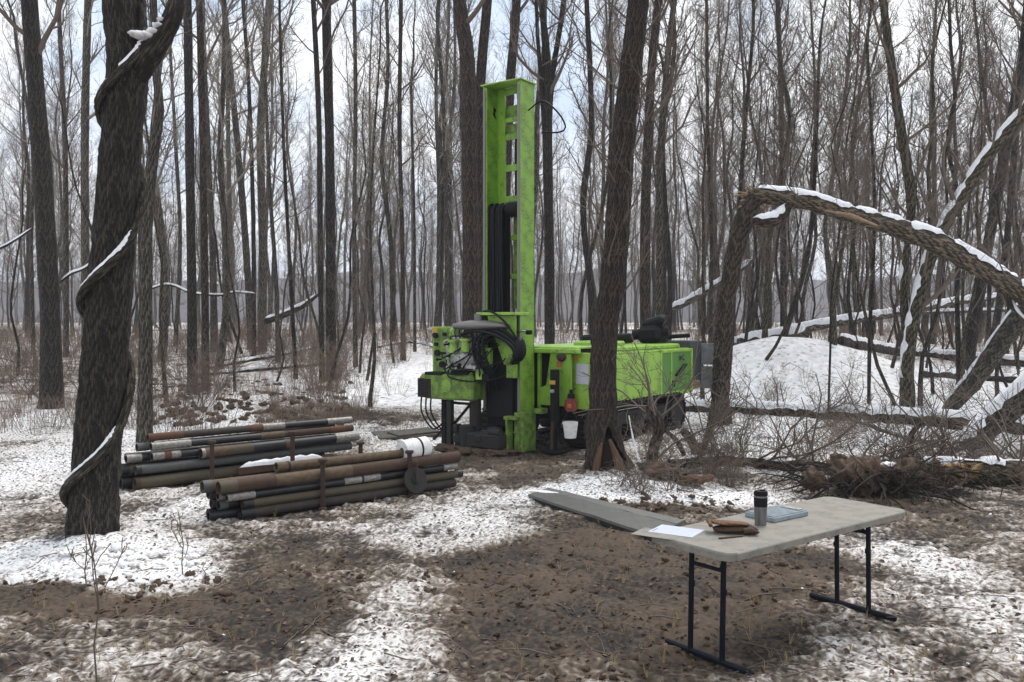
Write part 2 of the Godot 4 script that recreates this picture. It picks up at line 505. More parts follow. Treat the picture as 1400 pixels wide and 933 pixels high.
func soil_row(j: int):
	var s: Dictionary = soil_job
	var px: int = s.px
	var A: PackedByteArray = s.a; var B: PackedByteArray = s.b; var C: PackedByteArray = s.c; var D: PackedByteArray = s.d; var Mc: PackedByteArray = s.m
	var pal: PackedByteArray = s.pal
	var sharp: float = s.sharp
	var dt: int = s.dt
	var out := PackedByteArray(); out.resize(px * 3)
	var cov := PackedByteArray(); cov.resize(px)
	var o := j * px
	for i in px:
		var k := o + i
		var a := A[k]; var b := B[k]; var c := C[k]; var d := D[k]
		# snow cover, 0..1
		var sv := ((Mc[k] - 128) * 2.5 + (a - 128) * 0.8 + (b - 128) * 0.5 + (c - 128) * 0.6 + (d - 128) * 0.42) * 0.0060 * sharp + 0.38
		sv = clampf(sv, 0.0, 1.0)
		sv = sv * sv * (3.0 - 2.0 * sv)
		if d > dt + 14: sv *= 0.25                                   # leaves and stalks lying on the snow
		elif d > dt: sv *= 0.7
		cov[i] = int(sv * 255.0)
		# soil: dark mud to olive to leaf brown
		var t := clampi(((b * 2 + c * 3 + a * 3) >> 3) * 2 - 128 + (((d - 128) * 3) >> 2), 0, 255) * 3
		# clean snow where it lies deep, trodden and dirty where thin
		var deep := clampf((Mc[k] - 142) * 0.015, 0.0, 1.0)
		var w := minf(246.0, lerpf(199.0, 234.0, deep) + (c - 128) * 0.22 + (d - 128) * 0.12)
		out[i * 3] = int(pal[t] * (1.0 - sv) + w * sv)
		out[i * 3 + 1] = int(pal[t + 1] * (1.0 - sv) + (w - 4.0 * (1.0 - deep)) * sv)
		out[i * 3 + 2] = int(pal[t + 2] * (1.0 - sv) + (w - 8.0 * (1.0 - deep)) * sv)
	rows_out[j] = [out, cov]

func palette(stops: Array) -> PackedByteArray:
	var p := PackedByteArray()
	for i in 256:
		var f := i / 255.0 * (stops.size() - 1)
		var k := mini(int(f), stops.size() - 2)
		var c: Color = (stops[k] as Color).lerp(stops[k + 1], f - k)
		p.append(int(c.r * 255)); p.append(int(c.g * 255)); p.append(int(c.b * 255))
	return p

func soil_texture(size: float, x0: float, d0: float, px: int, sd: int, pal: PackedByteArray, sharp: float, fine: float, dt: int) -> ImageTexture:
	var mpp := size / px
	var s := {"px": px, "pal": pal, "sharp": sharp, "dt": dt}
	s.a = noise_image(Vector2i(px, px), mpp / 1.3, 3, sd).get_data()
	s.b = noise_image(Vector2i(px, px), mpp / 0.32, 3, sd + 1).get_data()
	s.c = noise_image(Vector2i(px, px), mpp / fine, 3, sd + 2).get_data()
	s.d = noise_image(Vector2i(px, px), mpp / maxf(0.045, mpp * 2.2), 2, sd + 3).get_data()
	s.m = macro_bytes(size, x0, d0, px)
	soil_job = s
	rows_out = []
	rows_out.resize(px)
	var id := WorkerThreadPool.add_group_task(soil_row, px)
	WorkerThreadPool.wait_for_group_task_completion(id)
	var all := PackedByteArray()
	cov_near = PackedByteArray()
	for r in rows_out:
		all.append_array(r[0]); cov_near.append_array(r[1])
	na = s.b; nb = s.c
	return ImageTexture.create_from_image(Image.create_from_data(px, px, false, Image.FORMAT_RGB8, all))

func near_height(x: float, z: float) -> float:
	var i := clampi(int((x + 10.0) / NX * TEXN), 1, TEXN - 2)
	var j := clampi(int(-z / NX * TEXN), 1, TEXN - 2)
	var k := j * TEXN + i
	var edge := clampf(minf(minf(10.0 - absf(x), 19.0 + z), -1.0 - z) * 1.5, 0.0, 1.0)
	var cv := (cov_near[k] + cov_near[k + 1] + cov_near[k + TEXN] + cov_near[k - TEXN]) / 1020.0
	return edge * ((na[k] - 128) * 0.00032 + (nb[k] - 128) * 0.0002 + cv * (0.008 + 0.035 * clampf(macro_cover(x, -z) - 0.45, 0, 1)))

func grid_surface(m: ArrayMesh, xs: PackedFloat32Array, zs: PackedFloat32Array, hole: Rect2, height: Callable, uvs: Callable):
	var w := xs.size()
	var v := PackedVector3Array(); var n := PackedVector3Array(); var uv := PackedVector2Array(); var ix := PackedInt32Array()
	for z in zs:
		for x in xs:
			v.append(Vector3(x, height.call(x, z), z))
			uv.append(uvs.call(x, z))
	n.resize(v.size())
	for j in zs.size():
		for i in w:
			var du := v[j * w + mini(i + 1, w - 1)] - v[j * w + maxi(i - 1, 0)]
			var dv := v[mini(j + 1, zs.size() - 1) * w + i] - v[maxi(j - 1, 0) * w + i]
			n[j * w + i] = dv.cross(du).normalized() * (1.0 if dv.cross(du).y > 0 else -1.0)
	for j in zs.size() - 1:
		for i in w - 1:
			if hole.has_area() and hole.has_point(Vector2((xs[i] + xs[i + 1]) * 0.5, (zs[j] + zs[j + 1]) * 0.5)):
				continue
			var a := j * w + i
			if zs[1] > zs[0]:
				ix.append_array([a, a + 1, a + w, a + 1, a + w + 1, a + w])
			else:
				ix.append_array([a, a + w, a + 1, a + 1, a + w, a + w + 1])
	var arr := []
	arr.resize(Mesh.ARRAY_MAX)
	arr[Mesh.ARRAY_VERTEX] = v; arr[Mesh.ARRAY_NORMAL] = n; arr[Mesh.ARRAY_TEX_UV] = uv; arr[Mesh.ARRAY_INDEX] = ix
	m.add_surface_from_arrays(Mesh.PRIMITIVE_TRIANGLES, arr)

func span(a: float, b: float, step: float) -> PackedFloat32Array:
	var r := PackedFloat32Array()
	var k := int(round(absf(b - a) / step))
	for i in k + 1: r.append(lerpf(a, b, float(i) / k))
	return r

func make_ground():
	make_blobs()
	var mud := [Color(0.104, 0.0827, 0.0696), Color(0.165, 0.135, 0.109), Color(0.239, 0.196, 0.152), Color(0.313, 0.265, 0.204), Color(0.287, 0.226, 0.178), Color(0.365, 0.304, 0.244)]
	var scrub := [Color(0.2, 0.155, 0.135), Color(0.3, 0.235, 0.19), Color(0.41, 0.325, 0.25), Color(0.47, 0.385, 0.29), Color(0.53, 0.44, 0.34)]
	var far_tex := soil_texture(76.0, -38.0, 0.0, 1280, 70, palette(scrub), 1.1, 0.3, 186)
	var near_tex := soil_texture(NX, -10.0, 0.0, TEXN, 80, palette(mud), 1.0, 0.075, 152)
	var gm := ArrayMesh.new()
	grid_surface(gm, span(-10, 10, 0.0625), span(-1, -19, 0.0625), Rect2(), func(x, z): return ground(x, z) + near_height(x, z), func(x, z): return Vector2((x + 10.0) / NX, -z / NX))
	var far_uv := func(x, z): return Vector2((x + 38.0) / 76.0, -z / 76.0)
	grid_surface(gm, span(-60, 60, 0.5), span(-110, 20, 0.5), Rect2(-10, -19, 20, 18), func(x, z): return ground(x, z) + (0.0 if absf(x) <= 10.0 and z >= -19.0 and z <= -1.0 else 0.05 * nz.get_noise_2d(x * 40.0, z * 40.0)), far_uv)
	grid_surface(gm, PackedFloat32Array([-900, -500, -300, -180, -100, -60, -30, 0, 30, 60, 100, 180, 300, 500, 900]), PackedFloat32Array([-900, -600, -400, -300, -220, -160, -110, -75, -45, -20, 0, 20, 60, 120, 300, 900]), Rect2(-60, -110, 120, 130), func(x, z): return ground(x, z) - (0.06 if absf(x) > 61 or z < -111 or z > 21 else 0.0), far_uv)
	var g := MeshInstance3D.new()
	g.name = "ground"
	g.mesh = gm
	var m1 := flat_mat(Color.WHITE, 0.92); m1.albedo_texture = near_tex
	var m2 := flat_mat(Color.WHITE, 0.95); m2.albedo_texture = far_tex
	gm.surface_set_material(0, m1); gm.surface_set_material(1, m2); gm.surface_set_material(2, m2)
	add_child(g)
	tag(g, "muddy forest floor under patchy trodden snow and fallen leaves", "ground", "", "structure")
	# wooded ridges far off
	for k in 2:
		var hm := ArrayMesh.new()
		var d0 := 300.0 + k * 170.0
		var hgt := 19.0 + k * 14.0
		grid_surface(hm, span(-620, 620, 8), span(-d0 + 60, -d0 - 60, 8), Rect2(), func(x, z): return ground(0, -200) - 3.0 + (hgt * (0.8 + 0.35 * nz.get_noise_2d(x * 0.35 + k * 900, 5)) + 2.2 * nz.get_noise_2d(x * 9.0, z * 9.0)) * (1.0 - pow(absf(z + d0) / 60.0, 2.0)), func(x, z): return Vector2(x, z))
		var h := put("hills", hm, M.hill)
		tag(h, ["low wooded ridge beyond the trees", "higher wooded ridge behind the low one"][k], "hill", "", "structure")

func scatter(called: String, label: String, category: String, meshes: Array, mat: Material, count: int, sd: int, area: Callable, size: Vector2, lift: float, flatness: float):
	var rg := RandomNumberGenerator.new(); rg.seed = sd
	var mesh: Mesh = meshes[0]
	var mm := MultiMesh.new()
	mm.transform_format = MultiMesh.TRANSFORM_3D
	mm.mesh = mesh
	mm.instance_count = count
	var got := 0
	var tries := 0
	while got < count and tries < count * 20:
		tries += 1
		var p: Vector2 = area.call(rg)
		if p == Vector2.INF: continue
		var s := rg.randf_range(size.x, size.y)
		var y := ground(p.x, p.y)
		if absf(p.x) < 10 and p.y < -1 and p.y > -19: y += near_height(p.x, p.y)
		var b := Basis.from_euler(Vector3(rg.randf_range(-flatness, flatness), rg.randf() * TAU, rg.randf_range(-flatness, flatness))).scaled(Vector3.ONE * s)
		mm.set_instance_transform(got, Transform3D(b, Vector3(p.x, y + lift * s, p.y)))
		got += 1
	mm.visible_instance_count = got
	var o := MultiMeshInstance3D.new()
	o.name = numbered(called, self)
	o.multimesh = mm
	o.material_override = mat
	add_child(o, true)
	tag(o, label, category, "", "stuff")

func in_view(rg: RandomNumberGenerator, d0: float, d1: float, margin := 1.1) -> Vector2:
	# even over the ground, denser near
	var d := d0 + (d1 - d0) * pow(rg.randf(), 1.3)
	return Vector2(rg.randf_range(-0.6, 0.6) * d * margin, -d)

func bare(p: Vector2, lo: float, hi: float) -> bool:
	var m := macro_cover(p.x, -p.y)
	return m > lo and m < hi

func make_litter():
	# curled leaves
	for k in 2:
		var b := mb()
		for s in [-1.0, 1.0]:
			b.quad(Vector3(0, 0, -0.5), Vector3(s * 0.32, 0.16, -0.15), Vector3(s * 0.28, 0.2, 0.25), Vector3(0, 0.05, 0.55))
		scatter("leaf_litter", ["dark brown fallen leaves strewn over mud and snow", "pale tan fallen leaves strewn over mud and snow"][k], "leaves", [to_mesh(b)], [M.leaf, M.leaf_pale][k], [9000, 3500][k], 100 + k, func(rg):
			var p := in_view(rg, 3.5, 19.0)
			return p if bare(p, -1.5, 0.5 + 0.3 * rg.randf()) else Vector2.INF, Vector2(0.018, 0.05), 0.04, 0.5)
	# clods of earth
	var c := mb(); c.lump(Vector3.ZERO, Vector3(0.55, 0.3, 0.42), 0.9, 4.5, 7, 10, 3.0); c.lump(Vector3(0.3, -0.1, 0.25), Vector3(0.35, 0.22, 0.28), 0.9, 4.5, 6, 9, 6.0)
	scatter("earth_clods", "clods of dark earth turned up in the mud", "earth", [to_mesh(c)], M.earth, 1000, 120, func(rg):
		var p := in_view(rg, 3.5, 18.0)
		return p if bare(p, -2.0, -0.05) else Vector2.INF, Vector2(0.012, 0.055), 0.0, 0.8)
	scatter("dirt_lumps", "frozen dark dirt lumps between the grey board and the hollow tree", "earth", [to_mesh(c)], M.earth, 75, 121, func(rg):
		var q := G(rg.randf_range(790, 1010), rg.randf_range(682, 704))
		return Vector2(q.x, q.z), Vector2(0.03, 0.12), -0.05, 0.8)
	scatter("dirt_lumps", "dark dirt lumps and litter poking from the snow left of the pipe stacks", "earth", [to_mesh(c)], M.earth, 260, 122, func(rg):
		var q := G(rg.randf_range(200, 480), rg.randf_range(520, 585))
		return Vector2(q.x, q.z), Vector2(0.05, 0.2), 0.05, 0.5)
	scatter("dirt_lumps", "dark earth lumps in the snow below the vine-wrapped tree", "earth", [to_mesh(c)], M.earth, 60, 123, func(rg):
		var q := G(rg.randf_range(0, 330), rg.randf_range(790, 815))
		return Vector2(q.x, q.z), Vector2(0.02, 0.075), -0.05, 0.7)
	# crumbs of snow
	var sc := mb(); sc.lump(Vector3.ZERO, Vector3(0.55, 0.26, 0.45), 0.9, 4.5, 8, 12, 9.0); sc.lump(Vector3(0.35, -0.05, 0.2), Vector3(0.4, 0.2, 0.35), 0.9, 4.5, 7, 10, 19.0)
	scatter("snow_crumbs", "crumbs of snow lying on the mud", "snow", [to_mesh(sc)], M.crumb, 350, 130, func(rg):
		var p := in_view(rg, 3.5, 18.0)
		return p if bare(p, -0.45, 1.0) else Vector2.INF, Vector2(0.008, 0.03), -0.05, 0.4)
	scatter("snow_clumps", "rough clumps of snow round the foot of the vine-wrapped tree", "snow", [to_mesh(sc)], M.crumb, 170, 131, func(rg):
		var q := G(rg.randf_range(-20, 330), rg.randf_range(752, 802))
		return Vector2(q.x, q.z) if bare(Vector2(q.x, q.z), 0.35, 9.0) else Vector2.INF, Vector2(0.03, 0.13), -0.05, 0.3)
	# twigs
	var t := mb()
	t.tube(PackedVector3Array([Vector3(-0.5, 0, 0), Vector3(-0.15, 0.03, 0.05), Vector3(0.2, 0.0, -0.02), Vector3(0.5, 0.05, 0.06)]), PackedFloat32Array([0.014, 0.012, 0.009, 0.004]), 4, false)
	t.tube(PackedVector3Array([Vector3(0.0, 0.02, 0.03), Vector3(0.2, 0.08, 0.2), Vector3(0.35, 0.06, 0.3)]), PackedFloat32Array([0.009, 0.006, 0.003]), 4, false)
	scatter("fallen_twigs", "thin broken twigs lying on the ground", "twigs", [to_mesh(t)], M.twig, 1100, 140, func(rg):
		return in_view(rg, 3.5, 22.0), Vector2(0.08, 0.45), 0.01, 0.15)
	# dry stalks and grass
	var gr := mb()
	var rg2 := RandomNumberGenerator.new(); rg2.seed = 9
	for i in 9:
		var a := rg2.randf() * TAU
		var l := rg2.randf_range(0.4, 1.0)
		var o := Vector3(cos(a), 0, sin(a))
		var q := o.cross(Vector3.UP) * 0.012
		var p0 := o * 0.05; var p1 := o * 0.2 * l + Vector3.UP * 0.6 * l; var p2 := o * 0.6 * l + Vector3.UP * 0.8 * l
		gr.quad(p0 - q, p0 + q, p1 + q * 0.7, p1 - q * 0.7); gr.tri(p1 - q * 0.7, p1 + q * 0.7, p2, o)
	scatter("dry_grass", "tufts of dry straw coloured grass on the bare ground", "grass", [to_mesh(gr)], M.straw, 900, 150, func(rg):
		var p := in_view(rg, 3.6, 24.0)
		return p if bare(p, -1.0, 0.35) and p.x > -20 else Vector2.INF, Vector2(0.04, 0.16), 0.0, 0.3)
	# reddish weeds on the white slopes
	var wd := mb()
	for i in 11:
		var a := rg2.randf() * TAU
		var p := Vector3(cos(a), 0, sin(a)) * rg2.randf() * 0.25
		var top := p + Vector3(cos(a) * 0.25, rg2.randf_range(0.5, 1.0), sin(a) * 0.25)
		wd.tube(PackedVector3Array([p, p.lerp(top, 0.5) + Vector3(0.02, 0.03, 0), top]), PackedFloat32Array([0.006, 0.005, 0.002]), 3, false)
		for j in 3:
			var f := rg2.randf_range(0.4, 0.9)
			var b2 := p.lerp(top, f)
			wd.tube(PackedVector3Array([b2, b2 + Vector3(rg2.randf_range(-0.15, 0.15), 0.15, rg2.randf_range(-0.15, 0.15))]), PackedFloat32Array([0.004, 0.002]), 3, false)
	var wm := to_mesh(wd)
	scatter("dry_weeds", "reddish dry weed stalks standing in the snow of the bank and the clearing", "weeds", [wm], M.twig_red, 130, 160, func(rg):
		var p := in_view(rg, 15.5, 34.0)
		return p if p.x > -3.5 else Vector2.INF, Vector2(0.2, 0.6), 0.0, 0.15)
	scatter("dry_weeds", "brown dead weeds and brush stalks filling the left woodland floor", "weeds", [wm], M.twig_red, 900, 161, func(rg):
		var p := in_view(rg, 15.5, 48.0)
		return p if p.x < -1.5 - 0.08 * -p.y else Vector2.INF, Vector2(0.25, 0.75), 0.0, 0.2)
	scatter("dry_weeds", "tall dead weeds under the far trees", "weeds", [wm], M.twig_red, 800, 162, func(rg):
		return in_view(rg, 30.0, 75.0), Vector2(0.5, 1.3), 0.0, 0.2)

# ---------------------------------------------------------------- trees
func catmull(p: PackedVector3Array, r: PackedFloat32Array, step: float) -> Array:
	var op := PackedVector3Array()
	var rr := PackedFloat32Array()
	for i in p.size() - 1:
		var p0 := p[maxi(i - 1, 0)]; var p1 := p[i]; var p2 := p[i + 1]; var p3 := p[mini(i + 2, p.size() - 1)]
		var k := maxi(1, int(ceil(p1.distance_to(p2) / step)))
		for j in k:
			var t := float(j) / k
			op.append(p1.cubic_interpolate(p2, p0, p3, t))
			rr.append(lerpf(r[i], r[i + 1], t))
	op.append(p[p.size() - 1]); rr.append(r[r.size() - 1])
	return [op, rr]

func branch(b: MB, rg: RandomNumberGenerator, start: Vector3, dir: Vector3, length: float, r0: float, level: int, kids: Array, rise := 0.25):
	var segs: int = [5, 4, 3, 2][mini(level, 3)]
	var pts := PackedVector3Array([start])
	var rad := PackedFloat32Array([r0])
	var d := dir
	var tip := maxf(r0 * 0.3, 0.0032)
	for i in segs:
		var wob := 0.42 if level > 0 else 0.3
		d = (d + Vector3(rg.randf_range(-wob, wob), rg.randf_range(-wob, wob) + rise, rg.randf_range(-wob, wob))).normalized()
		pts.append(pts[i] + d * length / segs)
		rad.append(lerpf(r0, tip, float(i + 1) / segs))
	b.tube(pts, rad, 5 if level == 0 else 3, false, 1.0, 1.0)
	if level >= kids.size(): return
	for k in kids[level]:
		var f := rg.randf_range(0.2, 1.0)
		var q := f * segs
		var i := mini(int(q), segs - 1)
		var at := pts[i].lerp(pts[i + 1], q - i)
		var t := (pts[i + 1] - pts[i]).normalized()
		var s := t.cross(Vector3(rg.randf_range(-1, 1), rg.randf_range(-1, 1), rg.randf_range(-1, 1))).normalized()
		var nd := (t * rg.randf_range(0.55, 1.0) + s * rg.randf_range(0.6, 1.0)).normalized()
		branch(b, rg, at, nd, length * rg.randf_range(0.3, 0.6) * (1.15 - 0.5 * f), maxf(lerpf(r0, tip, f) * 0.55, 0.0032), level + 1, kids, rise * 0.8)

func crown(b: MB, rg: RandomNumberGenerator, path: PackedVector3Array, radii: PackedFloat32Array, h0: float, count: int, kids: Array, reach: float, rmax := 0.07):
	var hi := path[path.size() - 1].y
	for k in count:
		var f := (k + rg.randf()) / count
		var y := lerpf(h0, hi, pow(f, 0.9))
		var i := 0
		while i < path.size() - 2 and path[i + 1].y < y: i += 1
		var t := clampf((y - path[i].y) / maxf(path[i + 1].y - path[i].y, 0.01), 0.0, 1.0)
		var at := path[i].lerp(path[i + 1], t)
		var r := lerpf(radii[i], radii[i + 1], t)
		var a := k * 2.4 + rg.randf_range(-0.6, 0.6)
		var el := rg.randf_range(0.25, 0.95) + 0.35 * f
		var d := Vector3(cos(a) * cos(el), sin(el), sin(a) * cos(el))
		var l := reach * rg.randf_range(0.5, 1.0) * (1.0 - 0.55 * f)
		branch(b, rg, at, d, l, clampf(r * rg.randf_range(0.2, 0.45), 0.006, rmax), 0, kids)

func trunk_thing(called: String, label: String, group: String, path: PackedVector3Array, radii: PackedFloat32Array, bark: Material, twig: Material, sd: int, branches: int, kids: Array, h0: float, reach: float, sides := 9, amp := 0.12) -> Node3D:
	var rg := RandomNumberGenerator.new(); rg.seed = sd
	var base := path[0]
	var t := thing(called, label, "tree", base, 0.0, group)
	var lp := PackedVector3Array()
	for p in path: lp.append(p - base)
	var c := catmull(lp, radii, 0.7)
	var b := mb()
	b.tube(c[0], c[1], sides, true, maxf(1.0, round(radii[0] * TAU / 0.45)), 1.0 / 0.6, amp, 12.0, true)
	part("trunk", b, bark, t)
	if branches > 0:
		var k := mb()
		crown(k, rg, c[0], c[1], h0, branches, kids, reach)
		part("branches", k, twig, t)
	return t

# a trunk drawn along pixels at one distance; goes on upwards out of the picture
func px_tree(label: String, pts: Array, depth: float, bark: String, twig: String, height: float, branches: int, h0: float, reach: float, sd: int, kids := [5, 3]):
	var d := depth
	if d <= 0: d = -G(pts[0][0], pts[0][1]).z
	var path := PackedVector3Array()
	var rad := PackedFloat32Array()
	var foot := P(pts[0][0], pts[0][1], d)
	foot.y = ground(foot.x, -d) - 0.08
	var r0: float = pts[0][2] * d / FOCAL * 0.35
	path.append(foot); rad.append(r0 * 1.35)
	path.append(Vector3(foot.x, foot.y + 0.3, foot.z)); rad.append(r0 * 1.08)
	var rg := RandomNumberGenerator.new(); rg.seed = sd + 7
	var drift := 0.0
	for i in range(1, pts.size()):
		drift += rg.randf_range(-0.15, 0.15)
		var p := P(pts[i][0], pts[i][1], d + drift)
		if p.y < path[path.size() - 1].y + 0.25: continue
		path.append(p); rad.append(pts[i][2] * d / FOCAL * 0.35)
	var last := path[path.size() - 1]
	var dir := (last - path[path.size() - 2]).normalized()
	dir = (dir + Vector3.UP).normalized()
	var top := maxf(height, last.y + 3.0)
	var r1 := rad[rad.size() - 1]
	var steps := 4
	for i in steps:
		var f := float(i + 1) / steps
		path.append(last + dir * (top - last.y) * f + Vector3(rg.randf_range(-0.25, 0.25), 0, rg.randf_range(-0.25, 0.25)) * f * 2.0)
		rad.append(lerpf(r1, 0.015, f))
	return trunk_thing("bare_tree", label, "", path, rad, M[bark], M[twig], sd, branches, kids, h0, reach, 10, 0.12)

func proto_tree(sd: int, height: float, r: float, branches: int, kids: Array, h0: float, reach: float, bark: Material, twig: Material, wob: float, called := "bare_tree") -> Node3D:
	var rg := RandomNumberGenerator.new(); rg.seed = sd
	var path := PackedVector3Array(); var rad := PackedFloat32Array()
	var off := Vector3.ZERO
	var n := 9
	for i in n + 1:
		var f := float(i) / n
		path.append(Vector3(off.x, height * f - 0.15, off.z))
		rad.append(r * (1.25 if i == 0 else 1.0) * lerpf(1.0, 0.08, pow(f, 1.2)))
		off += Vector3(rg.randf_range(-wob, wob), 0, rg.randf_range(-wob, wob))
	return trunk_thing(called, "", "", path, rad, bark, twig, sd, branches, kids, h0, reach, 7, 0.1)

func shrub(sd: int, stems: int, h: float, twig: Material, kids: Array, arch: float, r: float) -> Node3D:
	var rg := RandomNumberGenerator.new(); rg.seed = sd
	var t := thing("bramble_bush", "", "shrub")
	var b := mb()
	for i in stems:
		var a := rg.randf() * TAU
		var el := rg.randf_range(0.5, 1.4)
		branch(b, rg, Vector3(rg.randf_range(-0.25, 0.25), -0.05, rg.randf_range(-0.25, 0.25)), Vector3(cos(a) * cos(el), sin(el), sin(a) * cos(el)), h * rg.randf_range(0.6, 1.2), r * rg.randf_range(0.7, 1.2), 1, kids, arch)
	part("stems", b, twig, t)
	return t

